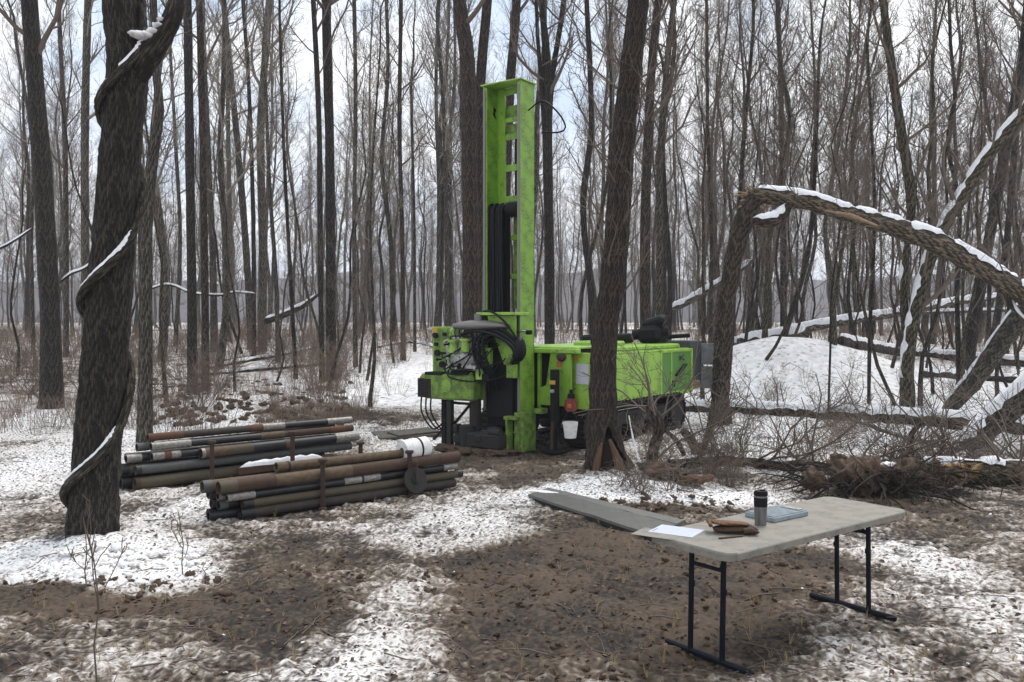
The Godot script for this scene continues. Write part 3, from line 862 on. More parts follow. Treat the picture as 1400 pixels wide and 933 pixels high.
# trees that stand out in the photograph: label, pixel outline (x, y, width), distance (0: from its foot), bark, twig, height, branches, first branch, reach
func make_named_trees():
	var T := [
		["thick straight dark trunk left of the vine-wrapped tree", [[70, 557, 47], [69, 450, 43], [63, 330, 42], [55, 200, 40], [47, 100, 38], [40, 0, 36]], 0, "bark_dark", "twig", 17, 12, 7.5, 4.0],
		["crooked grey-brown trunk rising close behind the vine-wrapped tree", [[198, 606, 33], [199, 450, 31], [200, 310, 28], [209, 210, 26], [218, 150, 19], [212, 90, 18], [209, 0, 17]], 0, "bark_grey", "twig", 14, 10, 6.0, 3.0],
		["dark straight trunk, left one of a close pair behind the rear pipe stack", [[263, 536, 23], [262, 400, 21], [259, 200, 20], [256, 0, 19]], 0, "bark_dark", "twig", 19, 12, 9.0, 3.5],
		["brown trunk, right one of a close pair behind the rear pipe stack", [[281, 532, 17], [280, 400, 17], [277, 200, 16], [272, 0, 15]], 0, "bark_brown", "twig", 18, 10, 8.0, 3.0],
		["grey trunk just right of the close pair, leaning slightly left", [[293, 470, 17], [290, 330, 14], [283, 180, 13], [276, 0, 12]], 33, "bark_grey", "twig_grey", 19, 14, 9.0, 3.5],
		["tall grey trunk curving to the left at its top, left of the forked grey pair", [[344, 476, 18], [338, 370, 16], [330, 260, 15], [318, 130, 14], [305, 0, 13]], 34, "bark_grey", "twig_grey", 20, 14, 9.0, 3.5],
		["slim dark trunk touching the left side of the tall pale-topped trunk", [[347, 472, 10], [346, 300, 10], [340, 120, 9], [332, 0, 9]], 31, "bark_dark", "twig", 18, 12, 7.0, 3.0],
		["tall trunk with a pale upper stem in the left middle ground", [[358, 474, 20], [359, 330, 19], [356, 180, 18], [364, 60, 17], [368, 0, 16]], 33, "bark_pale", "twig_grey", 20, 14, 9.0, 4.0],
		["thin leaning trunk right of the pale-topped one", [[380, 492, 11], [377, 380, 10], [368, 250, 9], [362, 100, 7]], 29, "bark_grey", "twig_grey", 13, 12, 5.0, 2.6],
		["thin forked dark tree between the pale-topped trunk and the twin trunks", [[404, 512, 9], [397, 380, 9], [390, 250, 8], [385, 120, 7], [382, 0, 6]], 25, "bark_dark", "twig", 13, 16, 4.5, 2.8],
		["narrow left trunk of the dark twin trunks in the left middle", [[440, 522, 12], [438, 350, 12], [436, 170, 12], [428, 0, 12]], 24, "bark_dark", "twig", 16, 12, 8.0, 3.0],
		["broad right trunk of the dark twin trunks in the left middle", [[453, 517, 23], [452, 350, 22], [450, 170, 21], [446, 0, 22]], 24.6, "bark_dark", "twig", 18, 12, 9.0, 3.5],
		["slender straight trunk right of the twin trunks", [[486, 496, 10], [484, 330, 10], [486, 150, 9], [484, 0, 9]], 28, "bark_grey", "twig_grey", 16, 14, 6.0, 2.8],
		["thin crooked sapling standing in the snow left of the drill rig", [[506, 557, 9], [512, 490, 8], [509, 400, 7], [506, 300, 6], [512, 180, 5], [520, 60, 4]], 0, "bark_grey", "twig_grey", 9.5, 14, 3.0, 1.6],
		["dark leaning trunk in the gap left of the rig, farther back", [[538, 442, 12], [534, 330, 11], [522, 220, 10], [530, 100, 8], [528, 0, 8]], 38, "bark_dark", "twig", 17, 14, 6.0, 3.0],
		["straight slim trunk above the snow slope left of the rig", [[551, 476, 11], [550, 330, 10], [546, 170, 10], [548, 0, 9]], 30, "bark_brown", "twig", 17, 14, 6.0, 3.0],
		["very thin trunk left of the rig's control panel", [[567, 452, 7], [566, 300, 7], [562, 120, 6]], 33, "bark_grey", "twig_grey", 15, 14, 5.0, 2.6],
		["grey pole-like trunk left of the thick pair behind the mast", [[597, 446, 9], [600, 280, 9], [596, 120, 8], [600, 0, 8]], 32, "bark_grey", "twig_grey", 17, 14, 7.0, 3.0],
		["slim grey trunk close beside the thick pair behind the mast", [[611, 442, 10], [610, 280, 9], [606, 140, 9], [600, 60, 8]], 30, "bark_grey", "twig_grey", 16, 14, 6.0, 2.8],
		["thick brown trunk behind the drill mast on its left, with torn orange bark", [[644, 480, 40], [644, 350, 39], [642, 200, 36], [640, 90, 33], [628, 0, 30]], 21, "bark_brown", "twig", 19, 12, 8.5, 4.0],
		["second thick stem leaning right from behind the top left of the mast", [[650, 470, 26], [653, 300, 25], [656, 130, 22], [666, 0, 21]], 21.6, "bark_brown", "twig", 19, 10, 9.0, 3.5],
		["thick trunk hidden behind the drill mast, showing above its top", [[690, 480, 24], [690, 300, 23], [697, 130, 21], [706, 0, 20]], 26, "bark_brown", "twig", 19, 10, 10.0, 3.5],
		["dark trunk right of the mast that splits into three stems", [[752, 500, 21], [752, 380, 21], [749, 250, 21], [748, 140, 22], [746, 60, 17], [740, 0, 14]], 24, "bark_dark", "twig", 18, 14, 7.0, 3.5],
		["right hand stem of the split dark trunk beside the mast", [[753, 500, 12], [753, 300, 12], [752, 140, 13], [762, 60, 12], [771, 0, 12]], 24.3, "bark_dark", "twig", 18, 8, 8.5, 3.0],
		["left hand stem of the split dark trunk beside the mast", [[747, 500, 8], [746, 260, 9], [741, 130, 9], [735, 50, 9], [733, 0, 8]], 23.7, "bark_dark", "twig", 17, 8, 8.0, 3.0],
		["crooked dark tree bowing left between the mast and the hollow tree", [[812, 510, 16], [808, 400, 15], [799, 320, 14], [798, 260, 15], [808, 190, 13], [807, 100, 12], [802, 0, 11]], 21, "bark_dark", "twig", 14, 12, 5.5, 2.8],
		["thin trunk seen low between the crooked tree and the hollow tree", [[797, 470, 8], [796, 400, 8], [830, 250, 7], [835, 100, 6]], 27, "bark_brown", "twig", 14, 12, 5.0, 2.6],
		["thick brown trunk right behind the hollow tree", [[884, 490, 26], [882, 360, 24], [884, 240, 22], [890, 110, 20], [900, 0, 18]], 22, "bark_brown", "twig", 17, 14, 6.5, 3.5],
		["light brown trunk standing right against the thick one behind the hollow tree", [[901, 480, 15], [902, 330, 16], [902, 220, 15], [910, 110, 14], [922, 0, 13]], 23, "bark_grey", "twig", 16, 14, 6.0, 3.0],
		["slim dark leaning trunk above the rig's muffler", [[914, 470, 12], [916, 380, 12], [910, 280, 10], [905, 180, 9]], 26, "bark_dark", "twig", 14, 14, 5.0, 2.8],
		["thin trunk above the grey box at the rig's tail", [[971, 474, 9], [973, 330, 9], [968, 180, 8], [966, 0, 7]], 24, "bark_brown", "twig", 14, 20, 4.0, 2.8],
		["slender dark trunk leaning right behind the snapped tree", [[1000, 468, 10], [1008, 330, 10], [1018, 180, 9], [1030, 40, 8]], 27, "bark_dark", "twig", 15, 20, 4.5, 3.0],
		["straight dark trunk behind the head of the snapped tree", [[1072, 462, 16], [1071, 330, 14], [1069, 180, 12], [1064, 0, 10]], 31, "bark_dark", "twig", 17, 20, 5.0, 3.2],
		["sinuous branchy tree arching over the snapped tree", [[1046, 468, 12], [1052, 330, 11], [1066, 250, 9], [1080, 160, 9], [1066, 80, 8], [1062, 0, 7]], 25, "bark_moss", "twig", 14, 22, 3.8, 3.0],
		["leaning dark stem crossing low behind the arched limb", [[1072, 462, 13], [1094, 390, 12], [1108, 330, 10], [1116, 200, 8], [1120, 80, 7]], 26, "bark_dark", "twig", 13, 18, 4.0, 2.6],
		["forked brown tree standing on the snow bank under the arched limb", [[1140, 466, 13], [1138, 380, 12], [1128, 310, 10], [1146, 200, 8], [1160, 90, 7]], 24, "bark_grey", "twig", 13, 22, 3.5, 2.8],
		["right stem of the forked tree on the snow bank", [[1136, 466, 10], [1146, 380, 9], [1160, 280, 8], [1172, 150, 7], [1190, 20, 6]], 24.2, "bark_moss", "twig", 13, 22, 4.0, 2.8],
		["thin dark pole of a tree in front of the snow bank", [[1133, 552, 5], [1136, 460, 5], [1137, 400, 4], [1150, 300, 4]], 17.5, "bark_dark", "twig", 7, 10, 2.5, 1.2],
		["slender dark tree right of the forked tree, full of twigs", [[1188, 560, 7], [1190, 440, 9], [1196, 300, 8], [1192, 180, 7], [1186, 60, 6]], 20, "bark_dark", "twig", 12, 24, 3.0, 2.4],
		["small curving stem springing from the log below the snow bank", [[1222, 562, 8], [1200, 500, 8], [1186, 440, 7], [1172, 380, 6], [1164, 300, 5]], 19, "bark_moss", "twig", 9, 14, 2.5, 2.0],
		["crooked dark tree rising behind the middle of the arched limb", [[1312, 514, 12], [1309, 400, 10], [1312, 280, 9], [1296, 200, 9], [1306, 140, 8], [1300, 60, 7], [1298, 0, 7]], 22, "bark_black", "twig", 13, 24, 3.5, 2.6],
		["heavy dark trunk leaning right at the right edge", [[1322, 510, 24], [1336, 420, 24], [1352, 330, 23], [1374, 210, 22], [1398, 80, 20]], 24, "bark_black", "twig", 18, 18, 6.0, 3.5],
		["second dark trunk leaning beside the heavy one at the right edge", [[1352, 506, 16], [1366, 420, 16], [1380, 300, 14], [1388, 200, 13], [1400, 60, 12]], 26, "bark_black", "twig", 17, 18, 5.0, 3.5],
		["slim upright trunk seen between the leaning trunks on the right", [[1352, 480, 9], [1354, 330, 9], [1355, 200, 9], [1345, 120, 7], [1332, 0, 6]], 28, "bark_dark", "twig", 14, 24, 4.0, 2.8],
		["slim grey tree at the far left edge", [[45, 470, 9], [42, 330, 9], [44, 200, 8], [22, 60, 7]], 32, "bark_grey", "twig_grey", 16, 14, 5.0, 3.0],
		["pale greenish trunk seen between the left dark trunk and the vine-wrapped tree", [[118, 480, 18], [116, 330, 18], [116, 160, 17], [120, 0, 16]], 30, "bark_pale", "twig_grey", 19, 12, 8.0, 3.2],
		["dark forked tree just left of the pale greenish trunk", [[90, 460, 12], [90, 330, 12], [88, 180, 11], [82, 60, 10], [80, 0, 9]], 31, "bark_grey", "twig", 17, 14, 5.5, 3.2],
		["slim grey trunk seen left of the close pair, over the brush", [[240, 470, 10], [246, 330, 9], [240, 200, 8], [232, 60, 7]], 36, "bark_grey", "twig_grey", 17, 14, 6.0, 3.0],
		["grey trunk with low forks between the close pair and the left-curving one", [[312, 440, 13], [314, 330, 11], [312, 200, 10], [310, 60, 9]], 42, "bark_pale", "twig_grey", 20, 18, 6.0, 4.0],
	]
	var sd := 300
	for t in T:
		sd += 1
		px_tree(t[0], t[1], t[2], t[3], t[4], t[5], t[6] + (12 if t[1][0][0] > 940 else 4), t[7], t[8], sd, [9, 6] if t[1][0][0] > 940 else [8, 5])

func make_vine_tree():
	var d := 7.9
	var line := [[127, 752, 96], [126, 735, 84], [128, 690, 77], [134, 600, 74], [143, 480, 73], [152, 370, 69], [160, 260, 66], [166, 190, 64], [173, 110, 66], [173, 70, 64], [166, 30, 57], [163, -10, 54], [160, -80, 54], [150, -300, 46], [140, -700, 38], [140, -1300, 20]]
	var base := P(127, 750, d); base.y = ground(base.x, -d) - 0.06
	var t := thing("vine_wrapped_tree", "big dark rough-barked tree with a thick vine winding up it", "tree", base)
	var path := PackedVector3Array(); var rad := PackedFloat32Array()
	for q in line:
		path.append(P(q[0], q[1], d) - base); rad.append(q[2] * d / FOCAL * 0.47)
	path[0].y = -0.02
	var c := catmull(path, rad, 0.045)
	var b := mb()
	b.tube(c[0], c[1], 72, true, 6.0, 1.0 / 0.42, 0.12, 60.0, true)
	part("trunk", b, M.bark_near, t)
	# limb forking off to the right
	var limb := catmull(PackedVector3Array([P(176, 118, d) - base, P(200, 82, d - 0.05) - base, P(222, 50, d - 0.1) - base, P(240, 10, d - 0.1) - base, P(252, -50, d) - base, P(300, -260, d) - base, P(340, -700, d + 0.5) - base]), PackedFloat32Array([0.125, 0.115, 0.1, 0.088, 0.08, 0.065, 0.03]), 0.05)
	b = mb(); b.tube(limb[0], limb[1], 28, true, 2.0, 1.0 / 0.55, 0.1, 60.0, true)
	part("limb", b, M.bark_near, t)
	b = mb()
	for q in [[186, 47, 0.06, 0.03], [194, 49, 0.07, 0.035], [202, 49, 0.07, 0.035], [210, 44, 0.06, 0.03], [217, 36, 0.05, 0.025], [222, 28, 0.035, 0.02]]:
		b.lump(P(q[0], q[1], d - 0.14) - base, Vector3(q[2], q[3], 0.09), 0.35, 3.0, 9, 14, q[0])
	part("snow_in_fork", b, M.snow, t)
	var rg := RandomNumberGenerator.new(); rg.seed = 77
	b = mb(); crown(b, rg, c[0], c[1], 4.6, 16, [5, 3], 3.2)
	part("branches", b, M.twig, t)
	# the vine, winding up
	var vt := thing("climbing_vine", "thick snow-topped vine spiralling up the dark tree on the left", "vine", base)
	var vp := PackedVector3Array(); var vr := PackedFloat32Array()
	var tot := 640
	for i in tot + 1:
		var y := 0.12 + 6.2 * i / tot
		var k := 0
		while k < c[0].size() - 2 and c[0][k + 1].y < y: k += 1
		var ctr: Vector3 = c[0][k]
		var r: float = c[1][k]
		var px_y := 745.0 - y / d * FOCAL
		var turns := (692.0 - px_y) / 262.0
		var a := PI + TAU * turns + 0.5 * sin(TAU * turns)
		var vrad := lerpf(0.047, 0.037, i / float(tot)) * (1.0 + 0.15 * nz.get_noise_1d(i * 3.0))
		var rr := r * 0.93 + vrad * 0.6
		vp.append(Vector3(ctr.x + rr * cos(a), y, ctr.z - rr * sin(a))); vr.append(vrad)
	b = mb(); b.tube(vp, vr, 14, true, 1.0, 2.0, 0.12, 90.0, true)
	part("stem", b, M.vine, vt)
	# snow only on the runs that cross the front
	for run in [[-0.02, 0.42], [1.05, 1.42], [2.02, 2.42]]:
		var sp2 := PackedVector3Array(); var sr := PackedFloat32Array()
		for i in tot + 1:
			var y := 0.12 + 6.2 * i / tot
			var turns := (692.0 - (745.0 - y / d * FOCAL)) / 262.0
			if turns > run[0] and turns < run[1]: sp2.append(vp[i]); sr.append(vr[i])
		if sp2.size() > 3:
			b = mb(); b.snow(sp2, sr, 0.6, 0.014, run[0] + 5.0, 0.3)
			part("snow_cap", b, M.snow, vt)

func make_hollow_tree():
	var d := 11.2
	var line := [[832, 656, 92], [832, 642, 84], [828, 615, 66], [825, 575, 53], [825, 500, 46], [829, 440, 44], [837, 390, 44], [845, 300, 44], [852, 200, 41], [862, 100, 40], [871, 20, 37], [878, -60, 35], [892, -200, 31], [900, -450, 24], [905, -800, 12]]
	var base := P(831, 654, d); base.y = ground(base.x, -d) - 0.08
	var t := thing("hollow_tree", "big rough brown tree with a split hollow base in front of the rig", "tree", base)
	var path := PackedVector3Array(); var rad := PackedFloat32Array()
	for q in line:
		path.append(P(q[0], q[1], d) - base); rad.append(q[2] * d / FOCAL * 0.44)
	path[0].y = -0.02
	var c := catmull(path, rad, 0.05)
	var b := mb()
	b.tube(c[0], c[1], 64, true, 7.0, 1.0 / 0.42, 0.11, 55.0, false)
	# root flare lobes, and the rotted opening pressed into the foot
	var face := Vector2(0.06, 1.0).normalized()
	for i in b.v.size():
		var p := b.v[i]
		if p.y > 1.3: continue
		var ctr := Vector2.ZERO
		for k in c[0].size() - 1:
			if c[0][k + 1].y >= p.y:
				ctr = Vector2(c[0][k].x, c[0][k].z)
				break
		var o := Vector2(p.x, p.z) - ctr
		var a := o.angle()
		o *= 1.0 + 0.16 * exp(-p.y / 0.3) * sin(a * 4.0 + 0.6)
		var side := o.dot(Vector2(face.y, -face.x)) - 0.03
		var wid := 0.21 * (1.0 - smoothstep(0.0, 0.62, p.y)) + 0.015
		if o.dot(face) > 0 and p.y < 0.56:
			var inn := 1.0 - smoothstep(wid * 0.75, wid, absf(side))
			o -= face * o.dot(face) * 0.95 * inn
		b.v[i] = Vector3(ctr.x + o.x, p.y, ctr.y + o.y)
	b.renormal(0, c[0].size(), 65)
	part("trunk", b, M.bark_brown, t)
	b = mb()
	b.tube(PackedVector3Array([Vector3(-0.19, -0.02, 0.22), Vector3(-0.15, 0.2, 0.22), Vector3(-0.09, 0.45, 0.2)]), PackedFloat32Array([0.065, 0.05, 0.02]), 12, true, 1, 1, 0.2, 70.0, true)
	part("torn_wood", b, M.wood_torn, t)
	b = mb()
	b.tube(PackedVector3Array([Vector3(0.17, -0.02, 0.24), Vector3(0.10, 0.2, 0.24), Vector3(0.0, 0.46, 0.2)]), PackedFloat32Array([0.08, 0.06, 0.022]), 12, true, 1, 1, 0.2, 70.0, true)
	part("torn_wood", b, M.wood_torn, t)
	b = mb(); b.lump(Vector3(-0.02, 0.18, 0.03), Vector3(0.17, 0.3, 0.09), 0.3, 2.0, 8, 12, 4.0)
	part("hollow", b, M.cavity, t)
	var rg := RandomNumberGenerator.new(); rg.seed = 79
	b = mb(); crown(b, rg, c[0], c[1], 2.0, 60, [6, 4], 1.6, 0.016)
	part("branches", b, M.twig, t)
	b = mb()
	var sp := catmull(PackedVector3Array([Vector3(0.25, 0.75, 0.14), Vector3(0.29, 0.5, 0.18), Vector3(0.35, 0.25, 0.24), Vector3(0.42, 0.05, 0.3)]), PackedFloat32Array([0.008, 0.012, 0.018, 0.025]), 0.04)
	b.tube(sp[0], sp[1], 6, true, 1, 1, 0.6, 90.0, true)
	part("snow_strip", b, M.snow, t)

func log_thing(called: String, label: String, pts: Array, bark: Material, snow_half := 0.9, thick := 0.05, patchy := 0.0, group := "", sides := 14, sd := 1.0, category := "log", twigs := 0) -> Node3D:
	# pts: [point, radius]
	var base: Vector3 = pts[0][0]
	var t := thing(called, label, category, base, 0.0, group)
	var p := PackedVector3Array(); var r := PackedFloat32Array()
	for q in pts:
		p.append(q[0] - base); r.append(q[1])
	var c := catmull(p, r, 0.09)
	var b := mb(); b.tube(c[0], c[1], sides, true, maxf(1, round(r[0] * TAU / 0.4)), 1.8, 0.16, 35.0, true)
	part("trunk", b, bark, t)
	if thick > 0:
		b = mb(); b.snow(c[0], c[1], snow_half, thick, sd, patchy)
		part("snow_cap", b, M.snow, t)
	if twigs > 0:
		var rg := RandomNumberGenerator.new(); rg.seed = int(sd * 100)
		b = mb()
		for k in twigs:
			var i := rg.randi_range(2, c[0].size() - 1)
			branch(b, rg, c[0][i], Vector3(rg.randf_range(-1, 1), rg.randf_range(-0.2, 1), rg.randf_range(-1, 1)).normalized(), rg.randf_range(0.5, 1.6), minf(c[1][i] * 0.3, 0.02), 1, [0, 4, 3], 0.1)
		part("branches", b, M.twig, t)
	return t

func gp(px: float, py: float, r: float) -> Array:
	var g := G(px, py)
	return [g + Vector3(0, r * 0.75, 0), r]

func make_broken_tree():
	var d := 17.0
	var foot := P(984, 590, d); foot.y = ground(foot.x, -d) - 0.1
	var t := thing("snapped_tree", "snapped brown tree whose snow-topped trunk arches over to the right edge", "tree", foot)
	var path := PackedVector3Array([Vector3.ZERO]); var rad := PackedFloat32Array([0.3])
	for q in [[985, 545, 29], [988, 490, 29], [992, 430, 28], [1000, 370, 27], [1011, 320, 29], [1024, 284, 32], [1034, 268, 28]]:
		path.append(P(q[0], q[1], d) - foot); rad.append(q[2] * d / FOCAL * 0.5)
	var c := catmull(path, rad, 0.06)
	var b := mb(); b.tube(c[0], c[1], 28, true, 3.0, 1.8, 0.12, 40.0, true)
	part("standing_trunk", b, M.bark_brown, t)
	# the broken-over trunk comes a little nearer to its far end
	path = PackedVector3Array(); rad = PackedFloat32Array()
	for q in [[1022, 270, 20, 17.0], [1040, 268, 27, 16.95], [1075, 271, 30, 16.9], [1110, 277, 29, 16.7], [1150, 290, 28, 16.5], [1195, 302, 29, 16.3], [1240, 316, 33, 16.1], [1280, 332, 36, 15.9], [1320, 354, 35, 15.7], [1360, 378, 33, 15.5], [1400, 402, 36, 15.3], [1450, 440, 34, 15.1], [1520, 520, 30, 14.9], [1600, 640, 22, 14.7]]:
		path.append(P(q[0], q[1], q[3]) - foot); rad.append(q[2] * q[3] / FOCAL * 0.45)
	c = catmull(path, rad, 0.06)
	b = mb(); b.tube(c[0], c[1], 28, true, 3.0, 1.8, 0.22, 30.0, true)
	part("fallen_trunk", b, M.bark_tan, t)
	b = mb(); b.snow(c[0], c[1], 0.9, 0.035, 8.0, 0.22)
	part("snow_cap", b, M.snow, t)
	# bare splintered wood on the side
	for q in [[1128, 1200, 288, 309, 0.06], [1240, 1330, 322, 366, 0.09], [1330, 1390, 366, 402, 0.08]]:
		var a := P(q[0], q[2], 16.3) - foot; var e := P(q[1], q[3], 15.6) - foot
		var m := (a + e) * 0.5
		b = mb()
		b.tube(PackedVector3Array([a, m + Vector3(0, 0.03, 0.06), e]), PackedFloat32Array([0.02, q[4], 0.02]), 8, true, 1, 1, 0.5, 60.0, true)
		part("bare_wood", b, M.wood_bare, t)
	# stub hanging under the break
	c = catmull(PackedVector3Array([P(1078, 282, 16.8) - foot, P(1066, 298, 16.7) - foot, P(1050, 304, 16.6) - foot, P(1028, 302, 16.6) - foot]), PackedFloat32Array([0.1, 0.12, 0.12, 0.07]), 0.05)
	b = mb(); b.tube(c[0], c[1], 14, true, 1, 1.8, 0.2, 40.0, true)
	var st := part("stub", b, M.bark_brown, t)
	b = mb(); b.snow(c[0], c[1], 0.9, 0.06, 9.0); part("snow_cap", b, M.snow, st)
	for q in [[1000, 268, 1030, 266], [1018, 258, 1040, 262], [1012, 275, 1030, 272], [1008, 262, 1036, 270], [1020, 253, 1032, 268], [1028, 256, 1044, 268], [1010, 284, 1026, 276], [1052, 290, 1030, 276], [1046, 258, 1060, 266], [1070, 262, 1052, 268]]:
		b = mb(); b.tube(PackedVector3Array([P(q[2], q[3], 16.95) - foot, P(q[0], q[1], 16.9) - foot]), PackedFloat32Array([0.05, 0.012]), 6)
		part("splinter", b, M.wood_bare, t)
	var rg := RandomNumberGenerator.new(); rg.seed = 15
	b = mb()
	for k in 26:
		var f := rg.randf()
		var at := P(lerpf(1060, 1400, f), lerpf(278, 400, f * f * 0.6 + f * 0.4), lerpf(16.9, 15.3, f)) - foot
		branch(b, rg, at, Vector3(rg.randf_range(-1, 1), rg.randf_range(-0.9, 0.9), rg.randf_range(-0.6, 0.6)).normalized(), rg.randf_range(0.6, 1.9), 0.018, 1, [0, 5, 3], 0.0)
	part("branches", b, M.twig, t)

func make_right_trees():
	# mossy tree with two stems, snow along them
	var d := 19.0
	var foot := P(1241, 562, d); foot.y = ground(foot.x, -d) - 0.1
	var t := thing("mossy_tree", "mossy two-stemmed tree with snow in its fork, behind the arched trunk", "tree", foot)
	var stems := [[[1241, 562, 24], [1240, 510, 21], [1246, 455, 20], [1256, 410, 19], [1268, 365, 20], [1286, 320, 19], [1312, 275, 19], [1345, 222, 18], [1378, 180, 18], [1410, 140, 17], [1480, 40, 14], [1560, -120, 8]],
		[[1240, 470, 14], [1237, 430, 13], [1236, 390, 13], [1240, 330, 13], [1246, 280, 15], [1240, 225, 15], [1230, 165, 14], [1219, 90, 13], [1210, 20, 12], [1200, -80, 9], [1190, -240, 4]]]
	for k in 2:
		var path := PackedVector3Array(); var rad := PackedFloat32Array()
		for q in stems[k]:
			path.append(P(q[0], q[1], d + 0.2 * k) - foot); rad.append(q[2] * d / FOCAL * 0.5)
		if k == 0: path[0] = Vector3.ZERO
		var c := catmull(path, rad, 0.1)
		var b := mb(); b.tube(c[0], c[1], 16, true, 2.0, 1.8, 0.12, 35.0, true)
		var s := part("stem", b, M.bark_moss, t)
		b = mb(); b.snow(c[0], c[1], 0.8, 0.05, 11.0 + k, 0.32 if k == 0 else 0.6); part("snow_cap", b, M.snow, s)
		var rg := RandomNumberGenerator.new(); rg.seed = 31 + k
		b = mb(); crown(b, rg, c[0], c[1], 2.2, 26, [5, 4], 2.4)
		part("branches", b, M.twig, t)
	log_thing("leaning_log", "thick snow-topped leaning trunk at the right edge, just above the root pile", [[G(1322, 614) + Vector3(0, 0.0, 0), 0.17], [P(1352, 586, 13.6), 0.185], [P(1400, 545, 13.3), 0.2], [P(1470, 480, 13.0), 0.19], [P(1600, 370, 12.6), 0.16]], M.bark_grey, 0.95, 0.1, 0.0, "", 22, 21.0)
	log_thing("leaning_log", "slanting trunk with snow along its top, under the arch's right end", [[G(1296, 562), 0.16], [P(1330, 525, 18.2), 0.19], [P(1362, 480, 17.6), 0.2], [P(1398, 432, 16.6), 0.2], [P(1440, 395, 15.9), 0.16]], M.bark_grey, 0.9, 0.08, 0.0, "", 20, 22.0)
	log_thing("hanging_branch", "snowy broken branch hanging below the arch at the right edge", [[P(1376, 402, 15.4), 0.06], [P(1384, 420, 15.4), 0.05], [P(1400, 440, 15.3), 0.045], [P(1430, 462, 15.3), 0.03]], M.bark_grey, 1.1, 0.05, 0.0, "", 10, 23.0, "branch")

